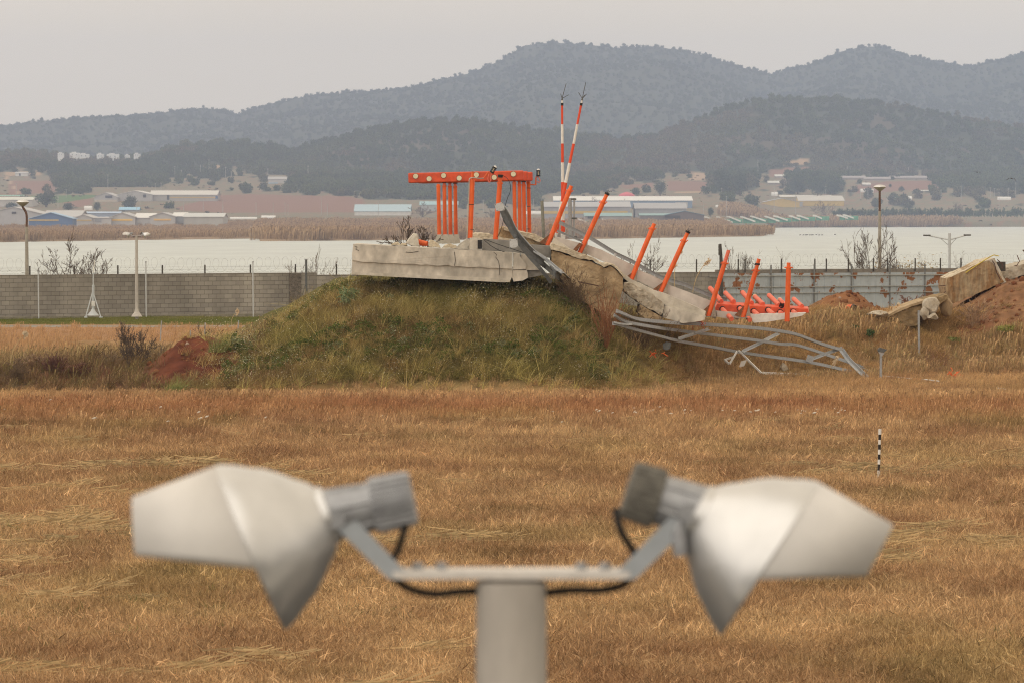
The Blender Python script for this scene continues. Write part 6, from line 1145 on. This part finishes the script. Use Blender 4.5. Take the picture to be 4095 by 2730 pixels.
# utility poles
G4 = 'utility poles on the far shore'
ups = [(a_ / 1.68, 400 + b_ / 1.68, 400 + c_ / 1.68) for a_, b_, c_ in [(725, 500, 600), (1043, 560, 605), (1082, 555, 605), (1175, 445, 525), (1219, 470, 528), (1347, 440, 520), (1404, 395, 505), (1515, 450, 540), (1555, 480, 545), (1800, 460, 545), (2069, 440, 540), (445, 600, 660), (390, 650, 735), (110, 560, 640), (918, 690, 830), (940, 670, 740), (1235, 690, 830), (1365, 660, 750), (1498, 710, 790), (1530, 770, 835), (1720, 690, 780), (1835, 690, 790), (1915, 690, 775), (1935, 700, 780), (2160, 650, 775), (2200, 700, 780)]]
ups += [(2600 + a_ / 1.573, 600 + b_ / 1.573, 600 + c_ / 1.573) for a_, b_, c_ in [(678, 60, 175), (780, 230, 420), (915, 280, 415), (1105, 225, 280), (1225, 250, 425), (1490, 290, 410), (1240, 105, 165), (1515, 120, 165), (1625, 110, 160), (1830, 250, 320), (1957, 225, 320), (2195, 265, 395), (2300, 205, 310), (2252, 240, 310), (480, 290, 430), (335, 325, 430), (2140, 235, 300), (2165, 240, 300), (450, 240, 290), (905, 100, 150), (1370, 250, 335), (1323, 240, 310)]]
ups += [(x / 2.352, 700 + a_ / 2.352, 700 + b_ / 2.352) for x, a_, b_ in [(545, 200, 310), (2095, 240, 440), (2140, 380, 465), (1285, 330, 460), (1725, 210, 465)]] + [(2497, 795, 870), (2552, 800, 850), (1735 / 1.68 + 900, 800, 850), (2073 / 1.68 + 900, 795, 840), (1030 / 1.68 + 900, 800, 880), (558 / 1.68 + 900, 665, 725)]
def ordn(i): i += 1; return '%d%s' % (i, 'th' if 10 < i % 100 < 14 else {1: 'st', 2: 'nd', 3: 'rd'}.get(i % 10, 'th'))
ups.sort()
for i, (X, Y0, Y1) in enumerate(ups):
    h_ = hit(X, Y1, 850); D0 = h_[1]; D0 = min(D0, 3300); k = D0 / F; b0 = np.array(P(X, Y1, D0)); t0 = np.array(P(X, Y0, D0)); b0[2] -= 1
    th = thing('utility_pole', tuple(b0), 'thin pale utility pole on the far shore, %s from the left' % ordn(i), 'utility pole', G4); MB().tube([b0, t0], [1.0 * k * 1.05, .7 * k * 1.05], 6).build('shaft', mat('far_pole', (.40, .39, .38)), th)
    MB().box(t0 - np.array([0, 0, 3 * k]), (9 * k, .25, .8 * k)).build('crossarm', mat('far_pole', (.40, .39, .38)), th)
# trees on the far shore
def ftree(X, Yb, wpx, hpx, label, col, seed, kind='leaf', D=None):
    D0 = D or hit(X, Yb, 850)[1]; k = D0 / F; th = thing('tree', P(X, Yb, D0), label, 'tree'); W, H = wpx * k, hpx * k
    if kind == 'leaf':
        V, Q_, A = leafball(1300, 1, .10, seed, 1.0); V = V * np.array([W / 2, W / 2.5, H * .46]) + np.array([0, 0, H * .04]); me = raw_mesh('crown', V, Q_, mat('far_crown_%d' % (seed % 3), col, col2=tuple(c * 1.9 for c in col), var=.4, scale=.5)); o = bpy.data.objects.new('crown', me); C.objects.link(o); o.parent = th
        MB().tube([(0, 0, -1), (0, 0, H * .4)], [W * .05, W * .03], 7).build('trunk', m_bark, None).parent = th
    else:
        o = branches(np.zeros(3), H, 1.0, 12, 4, seed, .14, fork=3, minr=.045).build('crown', mat('far_twigs', (.15, .115, .095), var=.2), None); zz = max(v.co.z for v in o.data.vertices); o.scale = (W / H * H / zz * .9, H / zz, H / zz); o.parent = th; MB().tube([(0, 0, -1), (0, 0, H * .3)], [.3, .2], 7).build('trunk', m_bark, None).parent = th
dk = (.035, .05, .03)
for i, a_ in enumerate([(185, 830, 105, 65, 'broad dark tree above the grey sheds at the left'), (48, 846, 60, 40, 'dark conifer in front of the curved shed'), (275, 846, 55, 40, 'round dark tree left of the white tank'), (388, 846, 36, 42, 'round dark tree right of the white tank'), (520, 845, 62, 72, 'tall dark tree in front of the big warehouse'), (2842, 868, 30, 42, 'small dark tree beside the white strips'), (3270, 790, 75, 75, 'dark tree behind the yellow shed'), (3190, 778, 80, 80, 'broad dark pine left of the hillside farm'), (3330, 780, 70, 60, 'dark pine right of the yellow shed roof'), (2890, 780, 90, 115, 'tall dark pine beside the tan terrace'), (2960, 785, 80, 110, 'tall dark pine right of the tan terrace'), (2640, 785, 60, 70, 'dark tree above the red dome'), (3605, 770, 30, 26, 'small round tree on the red slope'), (3560, 752, 16, 18, 'tiny round tree on the right red slope')]):
    ftree(*a_[:5], dk, 100 + i)
for i, a_ in enumerate([(3300, 872, 100, 72, 'wide bare tree in front of the yellow sheds'), (3825, 880, 90, 72, 'wide bare tree at the end of the green hedge'), (2375, 880, 60, 95, 'tall bare tree in front of the grey shed'), (1975, 885, 60, 50, 'brown bare bush right of the standing beams'), (1690, 870, 110, 66, 'dark brown bush right of the blue roofed shed'), (590, 895, 40, 30, 'grey brown bush before the left sheds')]):
    ftree(*a_[:5], dk, 200 + i, 'bare')
mh_ = mat('hedge_leaf', (.06, .09, .04), col2=(.10, .13, .06), var=.4, scale=.4); V = []; Q_ = []
for i in range(100):
    X = 3335 + i * 9; D0 = 2330; k = D0 / F; v, q, A = leafball(150, 1, .26, 300 + i % 7, 1.0); c_ = np.array(P(X + random.uniform(-5, 5), 866, D0)); v = v * np.array([12 * k, 12 * k, random.uniform(15, 22) * k]) + c_ - np.array([0, 0, .5]); Q_.append(q + sum(len(a_) for a_ in V)); V.append(v)
o = bpy.data.objects.new('hedge', raw_mesh('hedge', np.vstack(V), np.vstack(Q_), mh_)); C.objects.link(o); tag(o, 'long dark green hedge along the far shore at the right', 'hedge')
# car on the far shore
D0 = hit(1222, 925, 850)[1]; c_ = np.array(P(1222, 925, D0)); cr_ = thing('parked_car', tuple(c_), 'small white car on the reed covered far shore', 'car')
pf = [(-2.3, .35), (-2.3, .75), (-1.9, .95), (-1.2, 1.0), (-.7, 1.5), (.9, 1.55), (1.7, 1.05), (2.2, .95), (2.35, .6), (2.3, .35)]
MB().prism([c_ + np.array([x, 0, z]) for x, z in pf], [c_ + np.array([x, 1.7, z]) for x, z in pf]).build('body', m_white, cr_)
g_ = [(-1.05, 1.05), (-.62, 1.42), (.8, 1.46), (1.4, 1.08)]; MB().prism([c_ + np.array([x, -.02, z]) for x, z in g_], [c_ + np.array([x, 1.72, z]) for x, z in g_]).build('windows', m_black, cr_)
for wx in (-1.45, 1.45):
    for wy in (.05, 1.65): MB().tube([c_ + np.array([wx, wy - .1, .33]), c_ + np.array([wx, wy + .1, .33])], .33, 12).build('wheel', m_black, cr_)
# ================= birds =================
def bird(X, Y, span, D, label, pose, m=None):
    k = D / F; c_ = np.array(P(X, Y, D)); s = span * k / 2; bm = bmesh.new(); mb = MB()
    me = bpy.data.meshes.new('bird'); 
    body = [(-.45, 0, .02), (-.3, 0, .03), (0, 0, .04), (.28, 0, .02), (.42, 0, .0)]; rb = [.03, .07, .1, .06, .02]
    L_ = pose
    mb.tube([c_ + s * np.array([p[0] * .6, p[1], p[2]]) for p in body], [r * s for r in rb], 8)
    for w_ in L_:
        P_ = [c_ + s * np.array([x, y, z]) for x, y, z in w_]; n = len(P_)
        for i in range(n - 1):
            wd = .20 * s * (1 - .6 * i / n); wd2 = .20 * s * (1 - .6 * (i + 1) / n); a, b_ = P_[i], P_[i + 1]; o1 = np.array([.5, .8, 0]) * wd; o2 = np.array([.5, .8, 0]) * wd2
            mb.prism([a - o1, a + o1, b_ + o2, b_ - o2], [p + np.array([0, 0, .02 * s]) for p in (a - o1, a + o1, b_ + o2, b_ - o2)])
    return tag(mb.build('bird', m or m_post), label, 'bird')
bird(3908, 690, 30, 150, 'dark bird in flight, the upper left of the two at the right', [[(0, 0, .03), (-.45, .1, .18), (-.9, .2, .12)], [(0, 0, .03), (.5, -.1, .10), (.85, -.2, -.25)]])
bird(4046, 715, 40, 150, 'dark bird gliding lower near the right edge', [[(0, 0, .03), (-.5, .1, .05), (-1, .2, -.3)], [(0, 0, .03), (.45, -.1, .0), (.8, -.2, -.42)]])
bird(2805, 808, 14, 900, 'dark bird with raised wings above the far shore pole', [[(0, 0, 0), (-.6, .1, .7)], [(0, 0, 0), (.5, 0, -.3)]])
for i, (X, Y) in enumerate([(3200, 943), (3213, 943), (3222, 943), (3228, 943), (3238, 943), (3246, 943), (3252, 943), (3265, 942), (3276, 943), (3288, 943), (3340, 941)]):
    D = 5.3 * F / (Y - YH); k = D / F; c_ = np.array(P(X, Y, D)); c_[2] = -.95; mb = MB(); mb.tube([c_ + np.array([x * k, 0, z * k]) for x, z in [(-4, 1), (-2, 2), (1, 2), (3, 1.2)]], [.6 * k, 1.6 * k, 1.6 * k, .5 * k], 8); mb.tube([c_ + np.array([x * k, 0, z * k]) for x, z in [(2, 2), (3, 4), (4.4, 4)]], [.7 * k, .6 * k, .4 * k], 6)
    tag(mb.build('duck', m_post), 'small dark duck on the lake, %s from the left of the floating group' % ordn(i) if X < 3300 else 'lone dark duck at the right of the floating group', 'duck', 'ducks resting on the lake')
# ---------------- haze ----------------
mh = bpy.data.materials.new('haze'); mh.use_nodes = True; nt = mh.node_tree; nt.nodes.clear()
pv = nt.nodes.new('ShaderNodeVolumePrincipled'); ho = nt.nodes.new('ShaderNodeOutputMaterial'); nt.links.new(pv.outputs[0], ho.inputs['Volume'])
pv.inputs['Color'].default_value = (.60, .715, 1.0, 1); pv.inputs['Density'].default_value = 1.6e-4; pv.inputs['Anisotropy'].default_value = 0.1
hz = MB().box((0, 3400, 158), (5260, 8460, 330)).build('haze', mh); tag(hz, kind='stuff')
